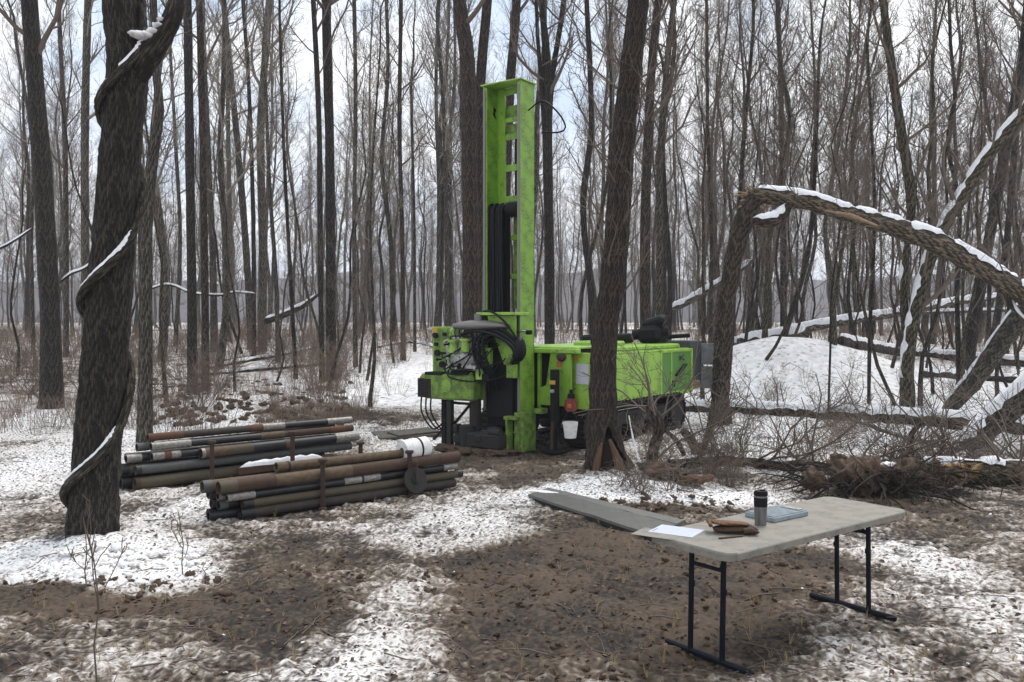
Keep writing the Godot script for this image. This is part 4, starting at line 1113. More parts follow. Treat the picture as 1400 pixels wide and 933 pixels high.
func make_logs():
	log_thing("fallen_log", "long snow-topped fallen log at the foot of the snow bank", [gp(930, 562, 0.09), gp(1000, 566, 0.11), gp(1100, 572, 0.13), gp(1200, 580, 0.15), gp(1300, 587, 0.16), gp(1420, 597, 0.15)], M.bark_brown, 0.95, 0.09, 0.1, "", 16, 31.0, "log", 24)
	log_thing("fallen_log", "brown bare log on the snow between the hollow tree and the root pile", [gp(915, 640, 0.07), gp(985, 638, 0.09), gp(1060, 644, 0.1), gp(1130, 650, 0.1), gp(1190, 655, 0.08)], M.bark_brown, 0.7, 0.02, 0.5, "", 14, 32.0, "log", 30)
	log_thing("fallen_log", "short dark stick-like log above the brown bare log", [gp(1130, 570, 0.04), gp(1180, 582, 0.05), gp(1230, 600, 0.05), gp(1280, 612, 0.06)], M.bark_brown, 0.7, 0.02, 0.4, "", 10, 33.0, "log", 8)
	log_thing("fallen_log", "long pale snow-covered fallen tree propped up behind the snow bank", [[P(990, 474, 27), 0.14], [P(1060, 460, 27.5), 0.16], [P(1130, 444, 28), 0.15], [P(1220, 430, 29), 0.14], [P(1320, 412, 30), 0.11], [P(1410, 404, 31), 0.07]], M.bark_pale, 1.2, 0.09, 0.0, "", 12, 34.0, "log", 14)
	log_thing("fallen_log", "short cut log end lying under the propped fallen tree", [[P(1010, 470, 26.2), 0.17], [P(1060, 462, 26.4), 0.19], [P(1103, 456, 26.6), 0.2]], M.bark_grey, 1.1, 0.12, 0.0, "", 14, 35.0)
	log_thing("fallen_log", "thin snowy pole crossing behind the snow bank to the right edge", [[P(1160, 436, 31), 0.06], [P(1260, 428, 31), 0.07], [P(1410, 424, 31), 0.05]], M.bark_grey, 1.1, 0.06, 0.0, "", 8, 36.0, "log", 6)
	log_thing("fallen_log", "brown log behind the snow bank on the far right", [gp(1150, 472, 0.15), gp(1240, 488, 0.17), gp(1330, 496, 0.17), gp(1420, 504, 0.16)], M.bark_brown, 0.9, 0.08, 0.0, "", 12, 37.0, "log", 8)
	log_thing("fallen_log", "snow-edged log right of the snow bank, behind the slanting trunk", [gp(1260, 516, 0.1), gp(1340, 520, 0.12), gp(1420, 528, 0.12)], M.bark_brown, 0.9, 0.06, 0.2, "", 10, 37.5, "log", 8)
	# left background
	log_thing("fallen_log", "thin snowy fallen trunk lying behind the close pair of trunks", [gp(285, 506, 0.06), gp(330, 497, 0.07), gp(380, 488, 0.06), gp(425, 478, 0.04)], M.bark_dark, 1.0, 0.05, 0.1, "", 8, 38.0, "log", 10)
	log_thing("fallen_log", "long snowy pole on the ground right of the close pair of trunks", [gp(283, 514, 0.05), gp(360, 507, 0.06), gp(440, 500, 0.05)], M.bark_dark, 1.0, 0.05, 0.1, "", 8, 39.0, "log", 8)
	log_thing("snowy_branch", "arched snow-covered branch between the vine-wrapped tree and the close pair", [[P(195, 400, 26), 0.03], [P(222, 390, 26), 0.03], [P(240, 392, 26), 0.032], [P(262, 401, 26), 0.03], [P(300, 404, 27), 0.03], [P(322, 400, 27), 0.025], [P(350, 402, 27), 0.015]], M.bark_dark, 1.0, 0.035, 0.0, "", 8, 40.0, "branch", 5)
	log_thing("snowy_branch", "snowy broken branch sticking out left of the vine-wrapped tree", [[P(82, 386, 20), 0.025], [P(98, 374, 20), 0.03], [P(112, 369, 20.2), 0.03], [P(130, 356, 20.4), 0.02]], M.bark_dark, 1.0, 0.03, 0.0, "", 8, 41.0, "branch")
	log_thing("snowy_branch", "leaning snowy pole at the left edge of the wood", [[P(-30, 352, 24), 0.05], [P(10, 335, 24), 0.035], [P(45, 312, 24), 0.025]], M.bark_dark, 1.0, 0.03, 0.0, "", 8, 42.0, "branch")
	log_thing("fallen_log", "pile-end log with snow behind the slim trunks in the left middle", [[P(362, 440, 31), 0.12], [P(385, 432, 31), 0.13], [P(415, 418, 31), 0.1], [P(436, 402, 31), 0.05]], M.bark_brown, 0.9, 0.05, 0.0, "", 10, 43.0, "log", 16)
	log_thing("fallen_log", "snowy fallen branch on the white slope left of the rig", [gp(518, 476, 0.05), gp(560, 470, 0.07), gp(600, 478, 0.06), gp(640, 484, 0.05)], M.bark_brown, 1.0, 0.06, 0.1, "", 8, 44.0, "log", 10)
	log_thing("fallen_log", "leaning snowy trunk behind the muffler of the rig", [[P(905, 430, 28), 0.1], [P(950, 408, 28), 0.12], [P(1000, 378, 28), 0.1], [P(1030, 356, 28), 0.06]], M.bark_pale, 1.1, 0.08, 0.1, "", 10, 45.0, "log", 10)
	# twisted stump and forked cut pieces right of the hollow tree
	var s := G(893, 643)
	var t := log_thing("dead_stump", "twisted dark dead stump beside the hollow tree", [[s + Vector3(-0.02, -0.05, 0), 0.10], [s + Vector3(0.0, 0.25, 0), 0.075], [s + Vector3(0.07, 0.5, 0), 0.08], [s + Vector3(0.02, 0.68, -0.05), 0.11], [s + Vector3(-0.05, 0.8, -0.1), 0.05]], M.bark_brown, 0.9, 0.0, 0.0, "", 18, 46.0, "stump", 10)
	log_thing("cut_branch", "left dark leg of the V-shaped cut branches by the dead stump", [[G(938, 628), 0.035], [P(925, 603, 12.5), 0.04], [P(908, 588, 12.4), 0.03]], M.bark_black, 0.8, 0.02, 0.2, "", 10, 47.0, "branch")
	log_thing("cut_branch", "thick middle leg of the V-shaped cut branches by the dead stump", [[G(957, 627), 0.085], [P(945, 602, 12.6), 0.075], [P(932, 588, 12.6), 0.06]], M.bark_brown, 0.9, 0.035, 0.0, "", 14, 48.0, "branch")
	log_thing("cut_branch", "right reddish leg of the V-shaped cut branches by the dead stump", [[G(955, 628), 0.05], [P(966, 600, 12.7), 0.055], [P(973, 580, 12.8), 0.07]], M.bark_brown, 0.8, 0.0, 0.0, "", 14, 49.0, "branch")
	# torn bark chunks
	var rg := RandomNumberGenerator.new(); rg.seed = 91
	var chunks := [[905, 655, 0.34, "wood_torn", "reddish torn bark chunk at the foot of the dead stump"], [950, 668, 0.30, "wood_torn", "orange brown slab of rotten wood in front of the dead stump"], [925, 662, 0.3, "bark_brown", "dark chunk of bark between the two reddish pieces"], [880, 648, 0.22, "bark_brown", "small dark bark chunk between hollow tree and stump"]]
	for q in chunks:
		var g := G(q[0], q[1])
		var c := thing("bark_chunk", q[4], "bark", g)
		var b := mb()
		for k in 7:
			b.lump(Vector3(rg.randf_range(-0.5, 0.5) * q[2], q[2] * 0.2 + rg.randf() * 0.08, rg.randf_range(-0.3, 0.3) * q[2]), Vector3(rg.randf_range(0.25, 0.5), 0.12, 0.2) * q[2], 0.6, 2.5, 7, 10, k + q[0], Basis.from_euler(Vector3(rg.randf_range(-0.4, 0.4), rg.randf_range(-0.7, 0.7), rg.randf_range(-0.4, 0.5))))
		part("bark", b, M[q[3]], c)
	# root wad and rotten log
	var w := G(1196, 676)
	t = thing("root_wad", "dark tangled root pile of an uprooted tree behind the table's right end", "roots", w)
	var b := mb()
	for k in 16:
		var a := rg.randf() * TAU
		b.lump(Vector3(cos(a) * rg.randf() * 1.0, 0.06 + 0.24 * rg.randf(), sin(a) * rg.randf() * 0.4), Vector3(0.2, 0.17, 0.18) * rg.randf_range(0.6, 1.1), 0.9, 4.0, 12, 18, k * 3.3, Basis.from_euler(Vector3(rg.randf(), rg.randf() * 6, rg.randf())))
	part("earth", b, M.earth, t)
	b = mb()
	for k in 80:
		var a := rg.randf() * TAU
		branch(b, rg, Vector3(cos(a) * rg.randf() * 1.0, 0.06 + 0.25 * rg.randf(), sin(a) * rg.randf() * 0.45), Vector3(cos(a) + rg.randf_range(-0.6, 0.6), rg.randf_range(-0.2, 0.45), sin(a) * 0.7).normalized(), rg.randf_range(0.3, 0.9), rg.randf_range(0.006, 0.024), 0, [3, 2], -0.12)
	part("root_strands", b, M.bark_brown, t)
	b = mb()
	b.lump(Vector3(0.12, 0.36, 0.1), Vector3(0.09, 0.03, 0.06), 0.9, 4.0, 8, 14, 3.0)
	part("snow_patch", b, M.snow, t)
	var s2 := G(1243, 640)
	log_thing("twisted_root", "curling root standing up behind the root pile", [[s2, 0.09], [s2 + Vector3(0.02, 0.25, 0), 0.06], [s2 + Vector3(0.03, 0.45, 0), 0.045], [s2 + Vector3(0.18, 0.62, 0.02), 0.035], [s2 + Vector3(0.4, 0.56, 0.05), 0.03], [s2 + Vector3(0.45, 0.35, 0.05), 0.02]], M.bark_brown, 0.8, 0.0, 0.0, "", 9, 50.0, "root")
	var l := log_thing("rotten_log", "mossy rotten log with a yellow broken end, right of the root pile", [gp(1262, 652, 0.13), gp(1290, 660, 0.17), gp(1330, 664, 0.19), gp(1390, 660, 0.17), gp(1450, 655, 0.14)], M.bark_moss, 0.8, 0.03, 0.45, "", 20, 51.0, "log", 26)
	b = mb()
	var e := G(1306, 668) + Vector3(0, 0.2, 0.02) - l.position
	for k in 14: b.lump(e + Vector3(rg.randf_range(-0.16, 0.16), rg.randf_range(-0.1, 0.08), 0.06), Vector3(0.14, 0.035, 0.05), 1.0, 4.0, 8, 12, k * 7.0, Basis.from_euler(Vector3(0, 0.2, rg.randf_range(-0.3, 0.5))))
	part("rotten_wood", b, M.wood_rot, l)
	log_thing("fallen_log", "dark thin log running from the root pile to the right edge", [gp(1255, 630, 0.05), gp(1320, 640, 0.05), gp(1420, 640, 0.05)], M.bark_black, 0.8, 0.02, 0.4, "", 9, 52.0, "log", 14)
	log_thing("bent_branch", "slim dark branch lying on the snow below the bark chunks", [gp(905, 655, 0.012), gp(930, 672, 0.014), gp(955, 674, 0.012), gp(980, 671, 0.008)], M.bark_black, 0.8, 0.0, 0.0, "", 6, 53.0, "branch")

func make_woods():
	var rg := RandomNumberGenerator.new(); rg.seed = 2024
	var protos := [
		proto_tree(501, 19, 0.13, 34, [9, 6], 4.5, 3.6, M.bark_grey, M.twig_grey, 0.22),
		proto_tree(502, 17, 0.10, 36, [9, 6], 3.5, 3.0, M.bark_dark, M.twig, 0.28),
		proto_tree(503, 21, 0.17, 34, [9, 6], 6.0, 4.2, M.bark_dark, M.twig, 0.2),
		proto_tree(504, 15, 0.075, 36, [9, 6], 2.8, 2.6, M.bark_grey, M.twig_grey, 0.3),
		proto_tree(505, 18, 0.11, 36, [9, 6], 4.0, 3.4, M.bark_brown, M.twig, 0.3),
		proto_tree(506, 20, 0.14, 34, [9, 6], 5.0, 3.8, M.bark_pale, M.twig_grey, 0.25),
		proto_tree(507, 13, 0.06, 34, [9, 6], 2.0, 2.2, M.bark_dark, M.twig, 0.35),
	]
	var zones := ["slim bare trees in the far wood left of the vine-wrapped tree", "slim bare trees in the far wood left of the rig", "slim bare trees in the far wood behind the rig", "slim bare trees in the far wood behind the arched trunk"]
	var used := []
	var made := 0
	var tries := 0
	while made < 178 and tries < 6000:
		tries += 1
		var d := 25.0 + 62.0 * pow(rg.randf(), 0.8)
		var x := rg.randf_range(-0.64, 0.64) * d
		var px := 700 + x / d * FOCAL
		if d < 30 and (px < 660 and rg.randf() < 0.75): continue
		if px < 480 and d < 40 and rg.randf() < 0.5: continue
		var ok := true
		for u in used:
			if u.distance_to(Vector2(x, d)) < 1.5: ok = false
		if not ok: continue
		used.append(Vector2(x, d))
		var z := 0 if px < 170 else (1 if px < 600 else (2 if px < 960 else 3))
		var k := rg.randi() % protos.size()
		if z == 3 and rg.randf() < 0.5: k = [1, 3, 4, 6][rg.randi() % 4]
		var s := rg.randf_range(0.8, 1.2)
		var at := on_ground(x, -d)
		var o: Node3D
		var sc := Vector3(s, s * rg.randf_range(0.9, 1.15), s)
		var turn := rg.randf() * TAU
		var lean := Vector2(rg.randf_range(-0.05, 0.05), rg.randf_range(-0.05, 0.05)) * (1.8 if z == 3 else 1.0)
		if made < protos.size():
			o = protos[made]
			o.position = at
			o.basis = Basis.from_euler(Vector3(lean.x, turn, lean.y)).scaled_local(sc)
		else:
			o = dup(protos[k], "bare_tree", "", at, turn, sc, lean)
		var look: String = ["grey", "dark", "stout dark", "thin grey", "brown", "pale", "thin dark"][made if made < protos.size() else k]
		var tilt := "" if absf(lean.y) < 0.03 else (" leaning left" if lean.y > 0 else " leaning right")
		tag(o, zones[z].replace("slim bare trees", look + " bare tree" + tilt), "tree", zones[z])
		made += 1
	# saplings with many twigs on the right, nearer
	var saps := [
		proto_tree(521, 8.5, 0.05, 30, [6, 4], 1.0, 1.7, M.bark_dark, M.twig, 0.25, "bare_sapling"),
		proto_tree(522, 7.0, 0.04, 26, [6, 4], 0.8, 1.5, M.bark_brown, M.twig, 0.3, "bare_sapling"),
		proto_tree(523, 10.0, 0.06, 30, [6, 4], 1.6, 1.9, M.bark_moss, M.twig, 0.3, "bare_sapling"),
	]
	made = 0; tries = 0
	while made < 62 and tries < 3000:
		tries += 1
		var left := made % 4 == 0
		var d := rg.randf_range(19.5, 38.0)
		var px := rg.randf_range(10, 600) if left else rg.randf_range(950, 1420)
		var x := (px - 700) / FOCAL * d
		if absf(x - 7.0) < 4 and d < 26 and rg.randf() < 0.6: continue
		var at := on_ground(x, -d)
		var s := rg.randf_range(0.75, 1.25)
		var o: Node3D
		if made < 3:
			o = saps[made]; o.position = at
		else:
			o = dup(saps[rg.randi() % 3], "bare_sapling", "", at, rg.randf() * TAU, Vector3.ONE * s, Vector2(rg.randf_range(-0.12, 0.12), rg.randf_range(-0.12, 0.12)))
		tag(o, "thin bare sapling, one of many alike, among the trees left of the rig" if left else "thin twiggy sapling, one of many alike, round the snow bank", "sapling", "saplings left of the rig" if left else "saplings round the snow bank")
		made += 1
	# the wood beyond
	var sets := [0, 1, 4, 5]
	for k in sets:
		for what in ["trunk", "branches"]:
			var src: MeshInstance3D = protos[k].get_node(what)
			var mm := MultiMesh.new()
			mm.transform_format = MultiMesh.TRANSFORM_3D
			mm.mesh = src.mesh
			mm.instance_count = 85
			var r2 := RandomNumberGenerator.new(); r2.seed = 900 + k
			for i in 85:
				var d := r2.randf_range(84, 210)
				var x := r2.randf_range(-0.75, 0.75) * d
				if x > 0.32 * d and x < 0.56 * d and d < 150: x -= 0.5 * d
				mm.set_instance_transform(i, Transform3D(Basis(Vector3.UP, r2.randf() * TAU).scaled(Vector3.ONE * r2.randf_range(0.8, 1.25)), on_ground(x, -d)))
			var o := MultiMeshInstance3D.new()
			o.name = numbered("distant_wood", self)
			o.multimesh = mm
			o.material_override = src.material_override
			add_child(o, true)
			tag(o, "far-off bare wood reading as one grey mass behind the other trees", "wood", "", "stuff")

func make_brush():
	var rg := RandomNumberGenerator.new(); rg.seed = 77
	var tangle := [shrub(601, 16, 1.0, M.twig, [0, 7, 4], 0.02, 0.011), shrub(602, 14, 1.3, M.twig, [0, 8, 4], -0.05, 0.012), shrub(603, 18, 0.9, M.twig_red, [0, 7, 4], 0.0, 0.009)]
	var upright := [shrub(604, 14, 1.3, M.twig, [0, 7, 4], 0.3, 0.009), shrub(605, 16, 1.1, M.twig_red, [0, 7, 4], 0.25, 0.008)]
	var first := {}
	var areas := [
		["bramble_bush", "tangled dark bramble, one of many alike, over the snow right of the rig", "brambles right of the rig", tangle, 880, 1330, 578, 652, 11, 0.6, 1.0],
		["bramble_bush", "dark bramble tangle, one of several alike, round the root pile", "brambles round the root pile", tangle, 1120, 1420, 620, 690, 7, 0.4, 0.8],
		["leafless_bush", "leafless brown bush, one of many alike, in the brush behind the vine-wrapped tree", "bushes in the left brush", upright, -30, 330, 470, 560, 18, 0.7, 1.4],
		["leafless_bush", "leafless bush, one of many alike, behind the rear pipe stack", "bushes behind the rear pipe stack", upright, 200, 560, 455, 535, 14, 0.6, 1.2],
		["leafless_bush", "thin leafless bush, one of many alike, on and behind the snow bank", "bushes on the snow bank", upright, 980, 1420, 470, 560, 5, 0.4, 0.7],
		["low_bramble", "low bramble stems, one of a few alike, by the grey board and the hollow tree", "low brambles by the hollow tree", tangle, 850, 1000, 640, 690, 6, 0.4, 0.6],
	]
	for a in areas:
		for i in a[8]:
			var g := G(rg.randf_range(a[4], a[5]), rg.randf_range(a[6], a[7]))
			var src: Node3D = a[3][rg.randi() % a[3].size()]
			var s := rg.randf_range(a[9], a[10])
			var o: Node3D
			if not first.has(src):
				first[src] = true
				o = src
				o.position = g; o.rotation.y = rg.randf() * TAU; o.scale = Vector3.ONE * s
			else:
				o = dup(src, a[0], a[1], g, rg.randf() * TAU, Vector3(s, s * rg.randf_range(0.8, 1.1), s))
			tag(o, a[1], "shrub", a[2])
	for src in tangle + upright:
		if not first.has(src): src.queue_free()
	# single bare shoots close to the camera
	for q in [[132, 930, 700, "thin bare shoot standing at the bottom left in front of the vine-wrapped tree"], [118, 800, 700, "short shoot at the left of the vine-wrapped tree's foot"], [250, 790, 690, "thin twig standing in the snow right of the vine-wrapped tree"]]:
		var g := G(q[0], q[1])
		var h: float = (q[1] - q[2]) * -g.z / FOCAL
		var t := thing("bare_shoot", q[3], "shoot", g)
		var b := mb()
		branch(b, rg, Vector3(0, -0.03, 0), Vector3(0.05, 1, 0), h, 0.006, 1, [0, 4, 2], 0.8)
		part("stem", b, M.twig, t)

# ---------------------------------------------------------------- drill rig
# local axes: x to the rig's left hand seen from its front (right in the picture), z forwards, origin under the mast
func make_rig():
	var r := thing("drill_rig", "lime green crawler drill rig with a tall mast and black hoses", "drill rig", Vector3(-0.16, 0, -13.4), -0.6181)
	var b := mb()
	# mast: two channel rails with back plates, front lips worn to steel
	var top := 5.62
	for s in [-1.0, 1.0]:
		b = mb()
		b.box(Vector3(0.335 * s, (0.62 + top) * 0.5, -0.19), Vector3(0.03, top - 0.62, 0.38), 0.004)
		b.box(Vector3(0.30 * s, (1.3 + top) * 0.5, -0.365), Vector3(0.10, top - 1.3, 0.03), 0.004)
		b.box(Vector3(0.303 * s, (2.1 + top) * 0.5, -0.02), Vector3(0.034, top - 2.1 - 0.04, 0.03), 0.003)
		var rail := part("mast_rail", b, M.green, r)
		b = mb()
		b.box(Vector3(0.325 * s, (0.62 + top) * 0.5 - 0.02, 0.004), Vector3(0.045, top - 0.7, 0.012), 0.002)
		part("wear_strip", b, M.steel_edge, rail)
	b = mb()
	b.box(Vector3(-0.215, (2.1 + top) * 0.5, -0.30), Vector3(0.15, top - 2.1, 0.025), 0.004)
	b.box(Vector3(-0.135, (2.1 + top) * 0.5, -0.275), Vector3(0.02, top - 2.12, 0.05), 0.004)
	part("mast_web", b, M.green, r)
	b = mb(); b.box(Vector3(0.12, (2.1 + top) * 0.5, -0.30), Vector3(0.075, top - 2.1, 0.025), 0.004); part("mast_web", b, M.green, r)
	# crossbars and pocket plates of the ladder frame
	for q in [[5.56, 0.10], [5.12, 0.07], [4.86, 0.09], [4.38, 0.10], [3.90, 0.09], [3.3, 0.08], [2.7, 0.08]]:
		b = mb(); b.box(Vector3(-0.02, q[0], -0.285), Vector3(0.24, q[1], 0.03), 0.004); part("crossbar", b, M.green, r)
	for q in [[5.25, 0.2], [4.98, 0.17]]:
		b = mb(); b.box(Vector3(-0.02, q[0], -0.325), Vector3(0.24, q[1], 0.015), 0.003); part("pocket_plate", b, M.green_dirty, r)
	b = mb(); b.box(Vector3(0, top + 0.012, -0.19), Vector3(0.76, 0.022, 0.44), 0.004); part("top_plate", b, M.green_bright, r)
	b = mb(); b.cyl(Vector3(0.03, 3.6, -0.36), Vector3(0.03, 5.0, -0.36), 0.03); b.cyl(Vector3(0.08, 2.2, -0.36), Vector3(0.08, 4.2, -0.36), 0.045); part("feed_cylinder", b, M.black, r)
	b = mb(); b.box(Vector3(0.1, 2.95, -0.34), Vector3(0.2, 1.5, 0.05), 0.01); part("inner_plate", b, M.green_dirty, r)
	# sheave assembly on the mast's left
	b = mb(); b.lump(Vector3(-0.42, 5.28, -0.24), Vector3(0.1, 0.19, 0.13), 0.5, 2.2, 9, 14, 2.0); b.cyl(Vector3(-0.52, 5.3, -0.24), Vector3(-0.36, 5.3, -0.24), 0.12, 18); part("sheave", b, M.black, r)
	# right side bracket with a hooked bar
	var hk := catmull(PackedVector3Array([Vector3(0.36, 5.2, -0.2), Vector3(0.62, 5.3, -0.2), Vector3(0.9, 5.08, -0.2), Vector3(1.02, 4.86, -0.2), Vector3(0.9, 4.8, -0.2), Vector3(0.6, 4.84, -0.2)]), PackedFloat32Array([0.012, 0.014, 0.014, 0.014, 0.014, 0.01]), 0.08)
	b = mb(); b.tube(hk[0], hk[1], 6); part("hook_rod", b, M.black, r)
	# bundle of hoses looped over inside the mast
	for i in 8:
		var x := -0.29 + i * 0.037
		var p := PackedVector3Array(); var rd := PackedFloat32Array()
		p.append(Vector3(x + 0.01 * sin(i * 2.0), 2.15, -0.06))
		p.append(Vector3(x - 0.008 * sin(i * 3.0), 2.9, -0.055 + 0.01 * cos(i * 2.0)))
		for k in 9:
			var a := PI * k / 8.0
			p.append(Vector3(x + 0.012 * sin(i * 1.7), 3.66 + 0.15 * sin(a) + 0.012 * cos(i * 2.2), -0.155 + 0.1 * cos(a)))
		p.append(Vector3(x, 3.1, -0.245)); p.append(Vector3(x, 2.15, -0.24))
		for k in p.size(): rd.append(0.0185)
		var c := catmull(p, rd, 0.06)
		b = mb(); b.tube(c[0], c[1], 8); part("hose", b, M.hose, r)
	b = mb(); b.cyl(Vector3(0.0, 3.72, -0.2), Vector3(0.2, 3.72, -0.2), 0.12, 20); part("hose_drum", b, M.black, r)
	# shelf plate crossing the mast and lower column
	b = mb(); b.box(Vector3(0.0, 2.12, -0.02), Vector3(0.74, 0.045, 0.36), 0.006); part("shelf_plate", b, M.green_bright, r)
	b = mb()
	b.prism(PackedVector3Array([Vector3(-0.2, 2.09, 0.07), Vector3(0.33, 2.09, 0.07), Vector3(0.33, 1.35, 0.07), Vector3(0.12, 1.35, 0.07)]), Vector3(0, 0, 0.03))
	b.box(Vector3(0.24, 1.3, 0.06), Vector3(0.16, 0.3, 0.08), 0.006)
	part("gusset", b, M.green, r)
	b = mb(); b.box(Vector3(0.26, 1.45, 0.115), Vector3(0.07, 0.12, 0.05), 0.008); b.cyl(Vector3(0.27, 1.42, 0.12), Vector3(0.27, 1.42, 0.19), 0.03); part("clevis", b, M.green_dirty, r)
	b = mb(); b.box(Vector3(0.0, 1.25, -0.2), Vector3(0.62, 1.7, 0.3), 0.01); b.box(Vector3(-0.04, 1.0, -0.02), Vector3(0.5, 0.95, 0.06), 0.01); part("feed_frame", b, M.black, r)
	b = mb(); b.box(Vector3(0.335, 0.33, -0.15), Vector3(0.16, 0.6, 0.36), 0.008); b.box(Vector3(0.25, 0.55, 0.05), Vector3(0.22, 0.05, 0.2), 0.006); b.box(Vector3(0.2, 0.28, 0.08), Vector3(0.03, 0.5, 0.16), 0.006); part("mast_foot", b, M.green_dirty, r)
	b = mb(); b.pipe(Vector3(-0.42, 0.05, 0.1), Vector3(-0.42, 1.3, 0.1), 0.085, 0.01, 18); part("drill_casing", b, M.iron, r)
	# breakout clamps at the ground
	b = mb()
	b.box(Vector3(-0.1, 0.2, 0.15), Vector3(0.62, 0.22, 0.42), 0.02)
	b.cyl(Vector3(-0.75, 0.27, 0.16), Vector3(-0.35, 0.27, 0.16), 0.07, 14); b.cyl(Vector3(0.0, 0.34, 0.3), Vector3(0.2, 0.34, 0.3), 0.06, 12)
	b.cyl(Vector3(-0.5, 0.02, 0.2), Vector3(-0.5, 0.4, 0.2), 0.14, 14); b.box(Vector3(-0.62, 0.12, 0.12), Vector3(0.2, 0.22, 0.3), 0.02)
	part("breakout_clamp", b, M.iron, r)
	b = mb()
	for k in 14: b.lump(Vector3(-0.9 + 0.09 * k, 0.03, 0.3 + 0.12 * sin(k * 2.3)), Vector3(0.16, 0.06, 0.14), 0.9, 4.5, 9, 14, k * 2.0)
	part("mud", b, M.earth, r)
	# ----- control console on the left
	b = mb(); b.box(Vector3(-1.10, 1.54, -0.02), Vector3(0.46, 0.76, 0.18), 0.012); b.box(Vector3(-0.6, 1.45, -0.06), Vector3(0.6, 0.55, 0.1), 0.01)
	var pan := part("control_panel", b, M.green, r)
	b = mb(); b.box(Vector3(-1.14, 1.54, 0.074), Vector3(0.3, 0.68, 0.01), 0.003); part("panel_face", b, M.green_dirty, pan)
	for q in [[-1.24, 1.78, 0.045], [-1.2, 1.5, 0.05], [-1.1, 1.32, 0.05], [-1.05, 1.8, 0.03], [-1.22, 1.64, 0.03]]:
		b = mb(); b.cyl(Vector3(q[0], q[1], 0.07), Vector3(q[0], q[1], 0.12), q[2], 16); part("gauge", b, M.black, pan)
	for q in [[-1.05, 1.5], [-1.0, 1.32], [-1.14, 1.4], [-0.98, 1.64]]:
		b = mb(); b.cyl(Vector3(q[0], q[1], 0.08), Vector3(q[0], q[1], 0.16), 0.014, 8); b.lump(Vector3(q[0], q[1], 0.17), Vector3(0.025, 0.025, 0.025), 0.0, 1.0, 6, 8); part("lever", b, M.black, pan)
	b = mb(); b.box(Vector3(-1.26, 1.86, 0.08), Vector3(0.1, 0.09, 0.012), 0.003); part("warning_plate", b, M.yellow, pan)
	b = mb(); b.box(Vector3(-1.0, 1.48, 0.082), Vector3(0.06, 0.5, 0.012), 0.003); part("label_strip", b, M.silver, pan)
	# lower box with a bowed end and a grille
	b = mb(); b.box(Vector3(-0.83, 0.98, 0.12), Vector3(1.0, 0.40, 0.36), 0.03); b.box(Vector3(-1.36, 0.98, 0.12), Vector3(0.2, 0.38, 0.34), 0.06)
	var low := part("console_box", b, M.green_dirty, r)
	for i in 5:
		b = mb(); b.box(Vector3(-1.42 + i * 0.045, 0.95, 0.3), Vector3(0.02, 0.26, 0.02), 0.004); part("grille_bar", b, M.iron, low)
	b = mb(); b.box(Vector3(-1.3, 0.95, 0.296), Vector3(0.28, 0.3, 0.012), 0.003); part("grille_back", b, M.track, low)
	b = mb(); b.box(Vector3(-1.12, 1.18, 0.2), Vector3(0.36, 0.05, 0.2), 0.01); part("ledge", b, M.black, low)
	b = mb(); b.cyl(Vector3(-0.85, 1.0, 0.298), Vector3(-0.85, 1.0, 0.306), 0.1, 20); part("round_patch", b, M.green, low)
	# legs of the console frame
	for q in [[-1.08, 0.05], [-0.85, 0.2], [-0.55, 0.0]]:
		b = mb(); b.box(Vector3(q[0], 0.42, q[1]), Vector3(0.09, 0.82, 0.09), 0.006); part("leg", b, M.iron if q[0] == -0.85 else M.black, r)
	for q in [[Vector3(-1.32, 0.1, 0.05), Vector3(-0.95, 0.42, 0.05)], [Vector3(-0.85, 0.32, 0.2), Vector3(-0.5, 0.74, 0.1)], [Vector3(-1.1, 0.72, 0.1), Vector3(-0.5, 0.72, 0.1)]]:
		b = mb(); b.beam(q[0], q[1], 0.04, 0.04); part("brace", b, M.black, r)
	for k in 3:
		var c := catmull(PackedVector3Array([Vector3(-1.4 + 0.1 * k, 0.82, 0.25), Vector3(-1.35 + 0.1 * k, 0.55, 0.3), Vector3(-1.15 + 0.1 * k, 0.3, 0.25), Vector3(-0.95 + 0.1 * k, 0.45, 0.2)]), PackedFloat32Array([0.014, 0.014, 0.014, 0.014]), 0.06)
		b = mb(); b.tube(c[0], c[1], 6); part("loose_hose", b, M.hose, r)
	# ----- valve bank between console and mast
	b = mb(); b.box(Vector3(-0.55, 1.58, 0.14), Vector3(0.5, 0.36, 0.2), 0.02); b.lump(Vector3(-0.56, 1.42, 0.18), Vector3(0.28, 0.16, 0.12), 0.05, 1.0, 8, 16)
	var vb := part("valve_bank", b, M.silver, r)
	for q in [[-0.72, 1.62], [-0.48, 1.64]]:
		b = mb(); b.cyl(Vector3(q[0], q[1] - 0.1, 0.28), Vector3(q[0], q[1] + 0.06, 0.28), 0.075, 14, 0.055); b.cyl(Vector3(q[0], q[1] + 0.06, 0.28), Vector3(q[0], q[1] + 0.1, 0.28), 0.085, 14); part("valve_cap", b, M.green_bright, vb)
	for k in 7:
		var x := -0.78 + 0.08 * k
		var c := catmull(PackedVector3Array([Vector3(x, 1.7, 0.22), Vector3(x + 0.01, 1.85, 0.28), Vector3(x + 0.05, 1.9, 0.24), Vector3(x + 0.07, 1.76, 0.2)]), PackedFloat32Array([0.009, 0.009, 0.009, 0.009]), 0.03)
		b = mb(); b.tube(c[0], c[1], 6); part("pipe_line", b, M.chrome if k % 3 == 0 else M.iron, vb)
	for k in 9:
		b = mb(); b.cyl(Vector3(-0.8 + 0.07 * k, 1.34 - 0.03 * (k % 3), 0.2), Vector3(-0.8 + 0.07 * k, 1.34 - 0.03 * (k % 3), 0.3), 0.022, 8); part("fitting", b, M.silver if k % 2 == 0 else M.black, vb)
